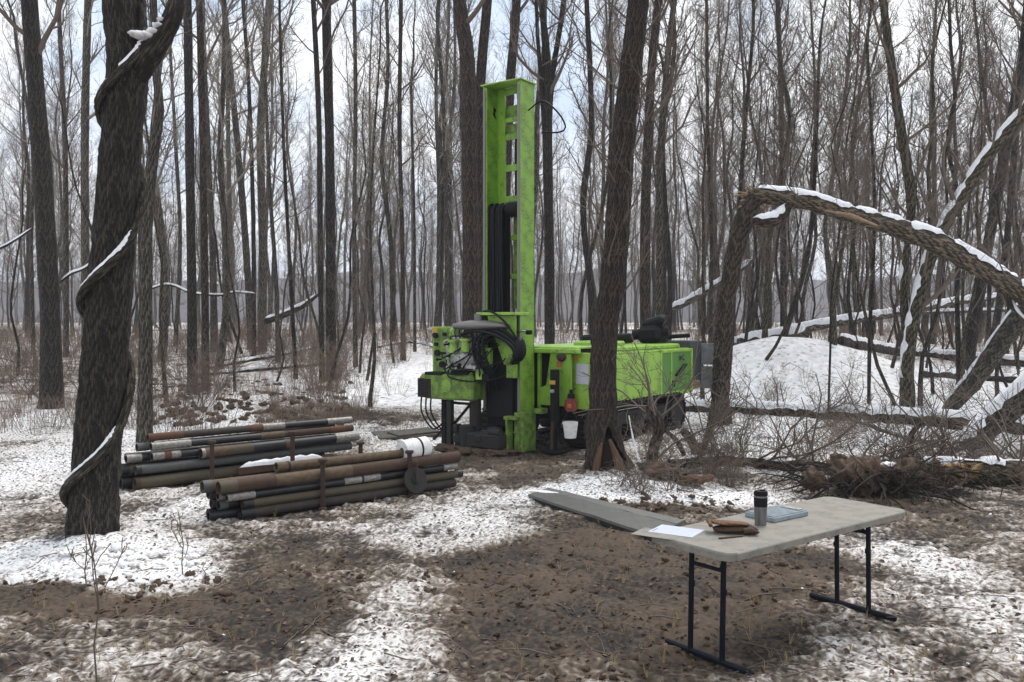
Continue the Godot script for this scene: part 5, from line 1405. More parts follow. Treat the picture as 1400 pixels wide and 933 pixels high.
	b = mb(); b.cyl(Vector3(-0.46, 1.3, 0.28), Vector3(-0.26, 1.29, 0.28), 0.045, 12); part("filter", b, M.silver, vb)
	b = mb(); b.box(Vector3(-0.5, 1.2, 0.15), Vector3(0.66, 0.07, 0.16), 0.01); b.box(Vector3(-0.2, 1.15, 0.2), Vector3(0.28, 0.12, 0.1), 0.01); part("valve_frame", b, M.black, vb)
	b = mb(); b.cyl(Vector3(-0.25, 1.12, 0.2), Vector3(-0.25, 1.3, 0.2), 0.08, 14); b.box(Vector3(-0.22, 1.45, 0.1), Vector3(0.2, 0.3, 0.1), 0.01); part("motor", b, M.green_bright, r)
	b = mb(); b.lump(Vector3(-0.3, 1.93, 0.12), Vector3(0.55, 0.09, 0.26), 0.1, 1.0, 8, 18); b.cyl(Vector3(-0.36, 1.98, 0.1), Vector3(-0.36, 2.12, 0.1), 0.075, 14); part("head_cover", b, M.steel_edge, r)
	# fat hoses sweeping from the head into the mast
	for k in 3:
		var z := 0.16 + 0.06 * k
		var c := catmull(PackedVector3Array([Vector3(-0.62 + 0.03 * k, 1.84 - 0.02 * k, z), Vector3(-0.25, 1.92 - 0.03 * k, z + 0.04), Vector3(0.15, 1.88 - 0.045 * k, z + 0.05), Vector3(0.4, 1.68 - 0.03 * k, z), Vector3(0.44, 1.5 - 0.02 * k, z - 0.02), Vector3(0.36, 1.38, z - 0.05)]), PackedFloat32Array([0.026, 0.028, 0.028, 0.03, 0.03, 0.028]), 0.05)
		b = mb(); b.tube(c[0], c[1], 8); part("head_hose", b, M.hose, r)
	for k in 3:
		var x := -0.2 + 0.07 * k
		var c := catmull(PackedVector3Array([Vector3(x + 0.15, 1.82, 0.24), Vector3(x - 0.06, 1.74, 0.3), Vector3(x - 0.1 + 0.03 * k, 1.45, 0.28), Vector3(x + 0.05, 1.22, 0.2), Vector3(x + 0.04, 0.95, 0.08)]), PackedFloat32Array([0.02, 0.024, 0.026, 0.026, 0.026]), 0.05)
		b = mb(); b.tube(c[0], c[1], 8); part("head_hose", b, M.hose, r)
	var oc := catmull(PackedVector3Array([Vector3(-0.34, 2.13, 0.1), Vector3(-0.1, 2.16, 0.16), Vector3(0.2, 2.0, 0.2), Vector3(0.42, 1.72, 0.16)]), PackedFloat32Array([0.018, 0.018, 0.018, 0.018]), 0.05)
	b = mb(); b.tube(oc[0], oc[1], 8); part("head_hose", b, M.hose, r)
	b = mb(); b.lump(Vector3(0.43, 1.58, 0.14), Vector3(0.1, 0.18, 0.12), 0.15, 1.5, 8, 14, 7.0); part("hose_boot", b, M.hose, r)
	# small lines looping about the head, the valves and the panel
	var rg := RandomNumberGenerator.new(); rg.seed = 404
	for k in 12:
		var p0 := Vector3(rg.randf_range(-0.95, -0.2), rg.randf_range(1.25, 1.75), 0.24)
		var p3 := Vector3(rg.randf_range(-0.3, 0.3), rg.randf_range(1.2, 1.95), 0.14)
		var sag := rg.randf_range(-0.25, 0.12)
		var c := catmull(PackedVector3Array([p0, p0 + Vector3(0.06, sag * 0.8, 0.1), (p0 + p3) * 0.5 + Vector3(0, sag, 0.12), p3 + Vector3(-0.05, sag * 0.5, 0.08), p3]), PackedFloat32Array([0.01, 0.012, 0.012, 0.012, 0.01]), 0.05)
		b = mb(); b.tube(c[0], c[1], 6); part("thin_hose", b, M.hose, r)
	for k in 18:
		var q := Vector3(rg.randf_range(-0.9, -0.15), rg.randf_range(1.18, 1.78), 0.245)
		b = mb(); b.box(q, Vector3(rg.randf_range(0.03, 0.08), rg.randf_range(0.03, 0.07), 0.06), 0.006); b.cyl(q, q + Vector3(0, 0, 0.06), 0.014, 8); part("fitting", b, [M.silver, M.iron, M.black, M.green_dirty][k % 4], r)
	for k in 10:
		b = mb(); b.box(Vector3(rg.randf_range(-0.75, 0.15), rg.randf_range(0.12, 0.42), rg.randf_range(0.1, 0.38)), Vector3(rg.randf_range(0.06, 0.2), rg.randf_range(0.05, 0.14), rg.randf_range(0.06, 0.15)), 0.012); part("clamp_piece", b, M.iron, r)
	b = mb(); b.cyl(Vector3(0.3, 1.86, 0.02), Vector3(0.5, 1.86, 0.02), 0.02, 10); part("pin", b, M.chrome, r)
	b = mb(); b.cyl(Vector3(0.48, 1.84, 0.02), Vector3(0.56, 1.84, 0.02), 0.035, 10); part("lock_knob", b, M.black, r)
	# ----- carrier body
	b = mb(); b.box(Vector3(0.72, 1.555, -0.45), Vector3(0.78, 0.075, 0.12), 0.012); b.box(Vector3(0.72, 1.60, -0.9), Vector3(0.7, 0.03, 0.9), 0.01); part("front_beam", b, M.green_bright, r)
	b = mb()
	b.prism(PackedVector3Array([Vector3(0.62, 1.52, -0.42), Vector3(0.98, 1.52, -0.42), Vector3(0.98, 0.72, -0.42), Vector3(0.40, 0.72, -0.42), Vector3(0.42, 0.98, -0.42), Vector3(0.54, 1.02, -0.42)]), Vector3(0, 0, -0.05))
	b.box(Vector3(0.40, 1.1, -0.45), Vector3(0.05, 0.86, 0.06), 0.006)
	part("front_panel", b, M.green, r)
	b = mb(); b.box(Vector3(1.07, 1.1, -0.6), Vector3(0.3, 0.86, 0.06), 0.01); b.box(Vector3(1.2, 1.1, -0.75), Vector3(0.05, 0.86, 0.3), 0.01); part("corner_panel", b, M.green_bright, r)
	b = mb(); b.quad(Vector3(0.99, 1.36, -0.562), Vector3(1.2, 1.36, -0.562), Vector3(1.2, 1.06, -0.562), Vector3(0.99, 1.06, -0.562)); b.box(Vector3(1.095, 1.21, -0.567), Vector3(0.22, 0.31, 0.006), 0.001); part("notice_sheet", b, M.paper, r)
	b = mb(); b.box(Vector3(0.985, 1.44, -0.563), Vector3(0.12, 0.055, 0.012), 0.002); part("warning_label", b, M.yellow, r)
	b = mb(); b.box(Vector3(0.78, 1.36, -0.41), Vector3(0.09, 0.08, 0.012), 0.002); part("warning_label", b, M.orange, r)
	b = mb(); b.lump(Vector3(0.82, 1.46, -0.4), Vector3(0.09, 0.06, 0.05), 0.4, 2.0, 6, 10, 3.0); part("mud_patch", b, M.stake, r)
	b = mb(); b.box(Vector3(0.52, 0.64, -0.3), Vector3(0.14, 0.08, 0.2), 0.01); part("step_plate", b, M.green_dirty, r)
	b = mb(); b.box(Vector3(0.2, 1.15, -1.0), Vector3(1.4, 0.85, 0.9), 0.02); part("engine_bay", b, M.black, r)
	# hydraulic jacks
	b = mb(); b.cyl(Vector3(0.80, 0.5, -0.26), Vector3(0.80, 1.28, -0.26), 0.07, 14); b.cyl(Vector3(0.80, 0.06, -0.26), Vector3(0.80, 0.55, -0.26), 0.05, 12); b.box(Vector3(0.80, 0.05, -0.26), Vector3(0.3, 0.05, 0.3), 0.01)
	var jk := part("outrigger_jack", b, M.black, r)
	b = mb(); b.box(Vector3(0.80, 1.09, -0.19), Vector3(0.1, 0.06, 0.03), 0.005); part("marking", b, M.yellow, jk)
	b = mb(); b.box(Vector3(0.80, 0.96, -0.19), Vector3(0.06, 0.05, 0.03), 0.005); part("marking", b, M.silver, jk)
	b = mb(); b.cyl(Vector3(0.80, 0.08, -0.18), Vector3(0.80, 0.5, -0.2), 0.03, 8); part("mud_streak", b, M.stake, jk)
	b = mb(); b.cyl(Vector3(1.36, 0.05, -0.7), Vector3(1.36, 1.46, -0.7), 0.085, 14); b.box(Vector3(1.36, 0.04, -0.7), Vector3(0.3, 0.05, 0.3), 0.01); b.lump(Vector3(1.3, 1.4, -0.66), Vector3(0.12, 0.14, 0.1), 0.3, 2.0, 7, 12, 2.0); part("outrigger_jack", b, M.black, r)
	b = mb(); b.lump(Vector3(1.25, 1.72, -0.8), Vector3(0.14, 0.11, 0.14), 0.35, 2.0, 8, 12, 4.0); part("hose_coil", b, M.black, r)
	# rear engine housing
	b = mb()
	b.box(Vector3(0.0, 1.08, -3.2), Vector3(1.86, 0.84, 3.4), 0.03)
	part("engine_housing", b, M.green, r)
	b = mb(); b.box(Vector3(0.0, 1.54, -3.1), Vector3(1.7, 0.1, 3.0), 0.05); b.box(Vector3(0.4, 1.62, -2.3), Vector3(0.7, 0.1, 0.6), 0.04); part("roof", b, M.green_bright, r)
	b = mb(); b.box(Vector3(0.945, 1.06, -2.55), Vector3(0.03, 0.78, 1.9), 0.008); part("side_panel", b, M.green_bright, r)
	b = mb()
	for q in [[Vector3(0.95, 1.46, -4.2), Vector3(0.045, 0.05, 1.4)], [Vector3(0.95, 0.68, -4.2), Vector3(0.045, 0.07, 1.4)], [Vector3(0.95, 1.07, -4.88), Vector3(0.045, 0.84, 0.06)], [Vector3(0.95, 1.07, -3.54), Vector3(0.045, 0.84, 0.08)], [Vector3(0.95, 1.07, -3.98), Vector3(0.04, 0.84, 0.035)]]:
		b.box(q[0], q[1], 0.008)
	var door := part("rear_door", b, M.green_bright, r)
	b = mb(); b.box(Vector3(0.94, 1.07, -4.2), Vector3(0.02, 0.74, 1.3), 0.004); part("mesh_panel", b, M.mesh_panel, door)
	b = mb(); b.beam(Vector3(0.985, 1.0, -4.15), Vector3(0.985, 1.2, -4.55), 0.07, 0.03); b.box(Vector3(0.985, 0.86, -4.02), Vector3(0.03, 0.12, 0.1), 0.01); part("latch", b, M.black, door)
	b = mb(); b.beam(Vector3(0.98, 1.36, -4.3), Vector3(0.98, 1.28, -4.5), 0.03, 0.02); b.beam(Vector3(0.98, 1.28, -4.3), Vector3(0.98, 1.38, -4.5), 0.03, 0.02); part("stain_mark", b, M.dark_sheet, door)
	b = mb(); b.box(Vector3(0.94, 1.3, -1.75), Vector3(0.03, 0.1, 0.2), 0.004); part("data_plate", b, M.silver, r)
	# muffler and bits on the roof
	b = mb(); b.box(Vector3(0.42, 1.76, -4.3), Vector3(0.46, 0.34, 0.6), 0.09, Basis.from_euler(Vector3(0.0, 0.15, 0.08))); b.box(Vector3(0.44, 2.0, -4.35), Vector3(0.42, 0.17, 0.5), 0.05, Basis.from_euler(Vector3(0.1, 0.3, 0.3))); b.cyl(Vector3(0.1, 1.75, -4.1), Vector3(0.75, 1.82, -4.3), 0.1, 14); b.cyl(Vector3(0.5, 1.7, -4.6), Vector3(1.0, 1.74, -4.7), 0.04, 10)
	part("muffler", b, M.black, r)
	b = mb(); b.cyl(Vector3(0.1, 1.58, -2.8), Vector3(0.1, 1.86, -2.8), 0.05, 12); b.box(Vector3(-0.1, 1.68, -3.5), Vector3(0.7, 0.16, 0.8), 0.04); b.cyl(Vector3(0.3, 1.74, -3.6), Vector3(0.3, 1.74, -2.7), 0.05, 10); part("air_intake", b, M.black, r)
	b = mb(); b.box(Vector3(0.64, 1.2, -5.25), Vector3(0.5, 0.86, 0.5), 0.012); part("tail_box", b, M.dark_sheet, r)
	# grey panels at the tail
	b = mb(); b.box(Vector3(1.0, 1.36, -5.55), Vector3(0.3, 0.42, 0.03), 0.006); b.box(Vector3(1.0, 0.9, -5.55), Vector3(0.3, 0.44, 0.03), 0.006)
	part("tail_panel", b, M.grey_sheet, r)
	b = mb(); b.box(Vector3(0.9, 0.78, -5.1), Vector3(0.16, 0.16, 0.3), 0.02); part("tow_block", b, M.wood_bare, r)
	# crawler tracks
	for s in [-1.0, 1.0]:
		var x: float = 0.82 * s
		b = mb(); b.box(Vector3(x, 0.38, -2.7), Vector3(0.2, 0.22, 3.0), 0.02)
		b.box(Vector3(x * 0.6, 0.56, -2.7), Vector3(0.5, 0.14, 3.4), 0.02)
		var fr := part("track_frame", b, M.iron, r)
		for k in 5:
			b = mb(); b.cyl(Vector3(x - 0.15, 0.24 if k > 0 and k < 4 else 0.34, -1.1 - 0.78 * k), Vector3(x + 0.15, 0.24 if k > 0 and k < 4 else 0.34, -1.1 - 0.78 * k), 0.18 if k > 0 and k < 4 else 0.27, 18); part("roller", b, M.iron, fr)
		# belt with grousers
		var loop := []
		for k in 13: loop.append(Vector2(-1.1 + 0.31 * sin(PI * k / 12.0), 0.34 + 0.31 * cos(PI * k / 12.0)))
		for k in 13: loop.append(Vector2(-4.22 - 0.31 * sin(PI * k / 12.0), 0.34 - 0.31 * cos(PI * k / 12.0)))
		b = mb()
		for k in loop.size():
			var p: Vector2 = loop[k]; var q: Vector2 = loop[(k + 1) % loop.size()]
			var n := int(maxf(1, round(p.distance_to(q) / 0.13)))
			for j in n:
				var a := p.lerp(q, float(j) / n); var e := p.lerp(q, float(j + 1) / n)
				b.beam(Vector3(x, a.y, a.x), Vector3(x, e.y, e.x), 0.36, 0.03, 0.004, Vector3.RIGHT.cross(Vector3(0, e.y - a.y, e.x - a.x)))
				var m := (a + e) * 0.5
				var o: Vector2 = Vector2(e.y - a.y, -(e.x - a.x)).normalized() * 0.025
				if o.dot(m - Vector2(-2.66, 0.34)) < 0: o = -o
				b.box(Vector3(x, m.y + o.y, m.x + o.x), Vector3(0.36, 0.045, 0.045), 0.008)
		part("track_belt", b, M.track, fr)
	b = mb(); b.box(Vector3(0, 0.6, -2.6), Vector3(1.5, 0.2, 3.8), 0.02); part("chassis", b, M.black, r)
	var xf := Transform3D(Basis(Vector3.UP, -0.6181), Vector3(-0.16, 0, -13.4))
	# things that hang on the rig
	var l := thing("hanging_lantern", "small red lantern-shaped can hanging on the rig beside the black jack", "lantern", xf * Vector3(1.06, 0.66, -0.3))
	b = mb()
	b.tube(PackedVector3Array([Vector3(0, 0, 0), Vector3(0, 0.03, 0), Vector3(0, 0.1, 0), Vector3(0, 0.17, 0), Vector3(0, 0.2, 0)]), PackedFloat32Array([0.06, 0.085, 0.1, 0.08, 0.05]), 16)
	part("body", b, M.red, l)
	b = mb(); b.cyl(Vector3(0, 0.2, 0), Vector3(0, 0.27, 0), 0.06, 14, 0.045); b.cyl(Vector3(0, 0.27, 0), Vector3(0, 0.33, 0), 0.025, 10); part("cap", b, M.black, l)
	b = mb(); b.box(Vector3(-0.03, 0.09, 0.098), Vector3(0.06, 0.06, 0.02), 0.006); part("marker", b, M.orange, l)
	var k := thing("hanging_pail", "small white pail hanging under the red can beside the hollow tree", "pail", xf * Vector3(1.1, 0.28, -0.22))
	b = mb()
	b.tube(PackedVector3Array([Vector3(0, 0, 0), Vector3(0, 0.24, 0)]), PackedFloat32Array([0.085, 0.115]), 18, false)
	b.tube(PackedVector3Array([Vector3(0, 0.01, 0), Vector3(0, 0.24, 0)]), PackedFloat32Array([0.08, 0.11]), 18, false)
	b.cyl(Vector3(0, 0.0, 0), Vector3(0, 0.012, 0), 0.084, 18)
	part("shell", b, M.white, k)
	var hc := catmull(PackedVector3Array([Vector3(-0.115, 0.23, 0), Vector3(-0.06, 0.36, 0), Vector3(0, 0.39, 0), Vector3(0.06, 0.36, 0), Vector3(0.115, 0.23, 0)]), PackedFloat32Array([0.005, 0.005, 0.005, 0.005, 0.005]), 0.03)
	b = mb(); b.tube(hc[0], hc[1], 6); part("handle", b, M.iron, k)
	# mats
	var m0 := G(556, 596)
	var t := thing("ground_mat", "grey-brown wooden mat lying in front of the rig's console legs", "mat", m0, 0.35)
	b = mb(); b.box(Vector3(0.0, 0.03, 0), Vector3(1.1, 0.05, 0.8), 0.01, Basis.from_euler(Vector3(0.02, 0, 0.02))); part("sheet", b, M.plywood, t)
	b = mb(); b.box(Vector3(0.1, 0.075, 0.1), Vector3(0.8, 0.03, 0.5), 0.008, Basis.from_euler(Vector3(0.03, 0.2, 0.03))); part("sheet", b, M.plywood, t)

# ---------------------------------------------------------------- pipe stacks
func pipe_thing(label: String, group: String, a: Vector3, b: Vector3, r: float, bands: Array):
	# bands: [from, to, material, swell]
	var t := thing("steel_pipe", label, "pipe", a, 0.0, group)
	var d := b - a
	var i := 0
	for q in bands:
		var m := mb()
		m.pipe(d * q[0], d * q[1], r + (q[3] if q.size() > 3 else 0.0), 0.012, 18)
		part("casing" if i == 0 else "band", m, M[q[2]], t)
		i += 1
	return t

func stack(origin: Vector3, axis: Vector3, rows: Array, group: String):
	# rows: [towards the back, height, radius, start, end, bands, label]
	var n := Vector3(axis.z, 0, -axis.x)
	if n.z > 0: n = -n
	for q in rows:
		var o: Vector3 = origin + n * q[0] + Vector3(0, q[1], 0)
		var tilt := 0.012 * sin(q[0] * 30.0 + q[1] * 50.0)
		pipe_thing(q[6], group, o + axis * q[3], o + axis * q[4] + Vector3(0, tilt, n.z * tilt), q[2], q[5])

func stake(label: String, at: Vector3, h: float, w: float, tee := true, lean := 0.0):
	var t := thing("steel_stake", label, "stake", at)
	var b := mb()
	var top := Vector3(lean, h, 0)
	b.beam(Vector3(0, -0.1, 0), top, w, w * 0.35, 0.003, Vector3.BACK)
	b.beam(Vector3(0, -0.1, -w * 0.3), top + Vector3(0, 0, -w * 0.3), w * 0.3, w * 0.6, 0.003, Vector3.BACK)
	part("post", b, M.stake, t)
	if tee:
		b = mb(); b.box(top + Vector3(0, 0.012, 0), Vector3(w * 1.7, 0.035, w * 1.3), 0.006); part("head", b, M.stake, t)
	b = mb(); b.box(Vector3(0, 0.01, 0.02), Vector3(w * 1.6, 0.05, w * 1.4), 0.01); part("foot", b, M.stake, t)
	return t

func make_pipes():
	var a := G(318, 716)
	var e := G(630, 668)
	var ax := (e - a); ax.y = 0; ax = ax.normalized()
	var n := Vector3(ax.z, 0, -ax.x)
	if n.z > 0: n = -n
	var L := a.distance_to(e)
	var g := "pipes of the front stack"
	var inner := "dark pipe buried among the others inside the front stack"
	stack(a - ax * 0.06, ax, [
		[0.06, 0.07, 0.055, 0.16, L, [[0.0, 1.0, "pipe_brown"], [0.0, 0.05, "pipe_black", 0.003]], "bottom muddy brown pipe at the front of the front stack"],
		[0.05, 0.165, 0.045, 0.18, L + 0.1, [[0.0, 0.985, "olive"], [0.0, 0.04, "pipe_black", 0.003], [0.975, 1.0, "pipe_black", 0.004]], "long olive pipe second from the ground in the front stack"],
		[0.045, 0.25, 0.036, 0.02, L + 0.02, [[0.0, 1.0, "pipe_black"], [0.0, 0.10, "pipe_silver", 0.003], [0.46, 0.535, "pipe_silver", 0.003], [0.545, 0.62, "pipe_silver", 0.003], [0.93, 1.0, "pipe_silver", 0.003]], "black pipe with white silver bands in the middle of the front stack"],
		[0.09, 0.30, 0.03, 0.0, L * 0.66, [[0.0, 1.0, "pipe_black"], [0.36, 0.6, "pipe_grey", 0.002], [0.10, 0.12, "red", 0.002]], "thin dark pipe with a red mark just under the large rusty pipe"],
		[0.06, 0.36, 0.064, -0.06, L + 0.06, [[0.0, 1.0, "rust"], [0.0, 0.06, "olive", 0.002], [0.06, 0.16, "rust", 0.001], [0.2, 0.5, "rust_tan", 0.0015], [0.9, 1.0, "rust", 0.003]], "large rusty brown pipe on top of the front stack"],
		[0.22, 0.36, 0.06, -0.16, L - 0.5, [[0.0, 1.0, "rust_tan"], [0.0, 0.035, "pipe_grey", 0.004]], "tan grey pipe behind the large rusty one, its end showing on the left"],
		[0.19, 0.475, 0.05, 0.62, L - 0.62, [[0.0, 1.0, "rust_tan"], [0.075, 0.09, "iron", 0.004], [0.55, 0.7, "rust_tan", 0.002], [0.0, 0.07, "rust_tan", 0.003]], "yellowish tan pipe lying highest on the front stack"],
		[0.17, 0.07, 0.05, -0.12, L - 0.1, [[0.0, 1.0, "pipe_black"]], inner], [0.28, 0.07, 0.05, -0.08, L - 0.2, [[0.0, 1.0, "pipe_black"]], inner],
		[0.16, 0.17, 0.05, -0.02, L - 0.05, [[0.0, 1.0, "pipe_black"], [0.0, 0.03, "pipe_grey", 0.003]], inner], [0.27, 0.17, 0.05, -0.05, L - 0.1, [[0.0, 1.0, "pipe_brown"]], inner],
		[0.15, 0.265, 0.045, -0.03, L - 0.05, [[0.0, 1.0, "pipe_black"], [0.0, 0.05, "pipe_silver", 0.003]], inner], [0.27, 0.27, 0.05, -0.08, L - 0.2, [[0.0, 1.0, "pipe_brown"]], inner],
	], g)
	# rear stack
	var a2 := G(187, 674)
	var e2 := G(488, 634)
	var ax2 := e2 - a2; ax2.y = 0; ax2 = ax2.normalized()
	var n2 := Vector3(ax2.z, 0, -ax2.x)
	if n2.z > 0: n2 = -n2
	var L2 := a2.distance_to(e2)
	g = "pipes of the rear stack"
	inner = "dark pipe buried among the others inside the rear stack"
	stack(a2, ax2, [
		[0.08, 0.09, 0.072, 0.0, L2 - 0.35, [[0.0, 1.0, "olive"], [0.0, 0.02, "rust", 0.002], [0.55, 1.0, "rust_tan", 0.002]], "thick olive pipe lying lowest in the rear stack"],
		[0.10, 0.245, 0.058, 0.02, L2 - 0.05, [[0.0, 1.0, "pipe_grey"], [0.0, 0.02, "pipe_black", 0.003], [0.6, 1.0, "pipe_grey", 0.002]], "long grey pipe second from the ground in the rear stack"],
		[0.12, 0.385, 0.046, 0.22, L2 - 1.4, [[0.0, 1.0, "pipe_black"], [0.0, 0.24, "pipe_silver", 0.003], [0.10, 0.16, "rust_hot", 0.005], [0.4, 0.75, "rust", 0.003]], "black pipe with silver and orange end left of the rear stack's big black pipe"],
		[0.03, 0.375, 0.062, 0.78, L2 + 0.02, [[0.0, 0.5, "pipe_black"], [0.0, 0.02, "pipe_silver", 0.002], [0.02, 0.16, "rust_tan", 0.002], [0.16, 0.3, "olive", 0.001], [0.5, 1.0, "pipe_black", -0.004], [0.5, 0.55, "olive", 0.003], [0.84, 1.0, "pipe_silver", 0.001]], "big black pipe with a rusty tan left end at the front of the rear stack"],
		[0.15, 0.50, 0.047, 0.22, L2 + 0.02, [[0.0, 0.6, "pipe_black"], [0.0, 0.17, "pipe_silver", 0.003], [0.5, 0.62, "rust_tan", 0.003], [0.62, 1.0, "rust"], [0.87, 0.95, "rust_hot", 0.003]], "pipe with silver left end and rusty right half below the top of the rear stack"],
		[0.24, 0.60, 0.045, 0.22, L2 + 0.06, [[0.0, 0.5, "pipe_brown"], [0.0, 0.15, "rust_hot", 0.003], [0.46, 0.52, "rust_hot", 0.003], [0.52, 0.63, "pipe_silver", 0.004], [0.63, 1.0, "pipe_black"], [0.86, 1.0, "pipe_silver", 0.003]], "topmost pipe of the rear stack, brown and black with an orange band"],
		[0.25, 0.09, 0.07, -0.1, L2 - 0.4, [[0.0, 1.0, "pipe_black"]], inner], [0.4, 0.09, 0.07, -0.12, L2 - 0.3, [[0.0, 1.0, "olive"]], inner],
		[0.24, 0.24, 0.058, -0.1, L2 - 0.2, [[0.0, 1.0, "olive"], [0.0, 0.03, "pipe_black", 0.003]], inner], [0.38, 0.24, 0.058, -0.1, L2 - 0.2, [[0.0, 1.0, "pipe_brown"]], inner],
		[0.23, 0.37, 0.05, -0.04, L2 - 0.2, [[0.0, 1.0, "pipe_black"], [0.0, 0.06, "pipe_silver", 0.003]], inner], [0.36, 0.37, 0.05, 0.0, L2 - 0.2, [[0.0, 1.0, "pipe_brown"]], inner],
		[0.27, 0.49, 0.047, 0.1, L2 - 0.2, [[0.0, 1.0, "pipe_brown"], [0.0, 0.05, "pipe_grey", 0.003]], inner],
	], g)
	# bearers and stakes
	for q in [[0.35, "left timber bearer under the rear pipe stack"], [0.75, "right timber bearer under the rear pipe stack"]]:
		var p: Vector3 = a2 + ax2 * L2 * q[0]
		var t := thing("timber_bearer", q[1], "timber", p)
		var b := mb(); b.beam(n2 * -0.1 + Vector3(0, 0.0, 0), n2 * 0.6 + Vector3(0, 0.0, 0), 0.1, 0.05, 0.006); part("beam", b, M.stake, t)
	var sn := thing("snowy_rail", "rusty rail with snow along it between the two pipe stacks", "rail", a2 + ax2 * 1.2 - n2 * 0.1)
	var b := mb(); b.beam(Vector3(0, 0.12, 0), ax2 * 1.3 + Vector3(0, 0.12, 0), 0.06, 0.09, 0.006); part("rail", b, M.rust, sn)
	var c := catmull(PackedVector3Array([Vector3(0, 0.14, 0), ax2 * 0.4 + Vector3(0, 0.145, 0), ax2 * 0.8 + Vector3(0, 0.15, 0), ax2 * 1.25 + Vector3(0, 0.14, 0)]), PackedFloat32Array([0.025, 0.03, 0.03, 0.02]), 0.04)
	b = mb(); b.snow(c[0], c[1], 1.3, 0.05, 61.0, 0.1); part("snow_cap", b, M.snow, sn)
	stake("rusty stake with a snow-dusted head holding the rear stack on its left", P(290, 668, 10.45) * Vector3(1, 0, 1), 0.55, 0.05)
	stake("rusty stake holding the rear stack near its middle", P(400, 660, 11.25) * Vector3(1, 0, 1), 0.56, 0.055)
	stake("short rusty stake at the right end of the rear stack", P(493, 640, 12.0) * Vector3(1, 0, 1), 0.32, 0.055)
	stake("T-headed stake at the front of the front stack, left of the round plate", a + ax * 0.98 - n * 0.045, 0.52, 0.05, true, 0.0)
	stake("stake with the round steel plate leaning on it, right end of the front stack", a + ax * 2.12 - n * 0.04, 0.5, 0.055, true, -0.02)
	var pl := thing("round_plate", "round dark steel plate leaning on the front pipe stack", "plate", a + ax * 2.14 - n * 0.09)
	b = mb()
	var nn := (-n + Vector3(0, 0.35, 0)).normalized()
	b.cyl(Vector3(0, 0.19, 0), Vector3(0, 0.19, 0) + nn * 0.014, 0.155, 28); b.cyl(Vector3(0, 0.19, 0) + nn * 0.012, Vector3(0, 0.19, 0) + nn * 0.03, 0.05, 16)
	part("disc", b, M.iron, pl)
	b = mb(); b.beam(Vector3(0, 0.16, 0) + nn * 0.03, Vector3(0, 0.4, 0) + nn * 0.03, 0.05, 0.02); part("handle", b, M.stake, pl)
	# roll of white sheeting
	var ro := P(566, 614, 10.35)
	var rl := thing("white_roll", "roll of white plastic sheeting with a black strap on the front pipe stack", "roll", ro)
	var ra := (ax * 0.98 + Vector3(0, 0.06, 0)).normalized()
	b = mb(); b.pipe(-ra * 0.17, ra * 0.17, 0.125, 0.088, 32); part("sheeting", b, M.white, rl)
	for k in 6:
		b = mb(); b.pipe(-ra * (0.172 - k * 0.045), -ra * (0.168 - k * 0.045), 0.1265, 0.004, 32); part("layer_edge", b, M.white, rl)
	b = mb(); b.pipe(ra * 0.035, ra * 0.06, 0.128, 0.004, 32); part("strap", b, M.black, rl)
	b = mb(); b.pipe(-ra * 0.174, ra * 0.174, 0.039, 0.005, 18); part("core", b, M.plywood, rl)

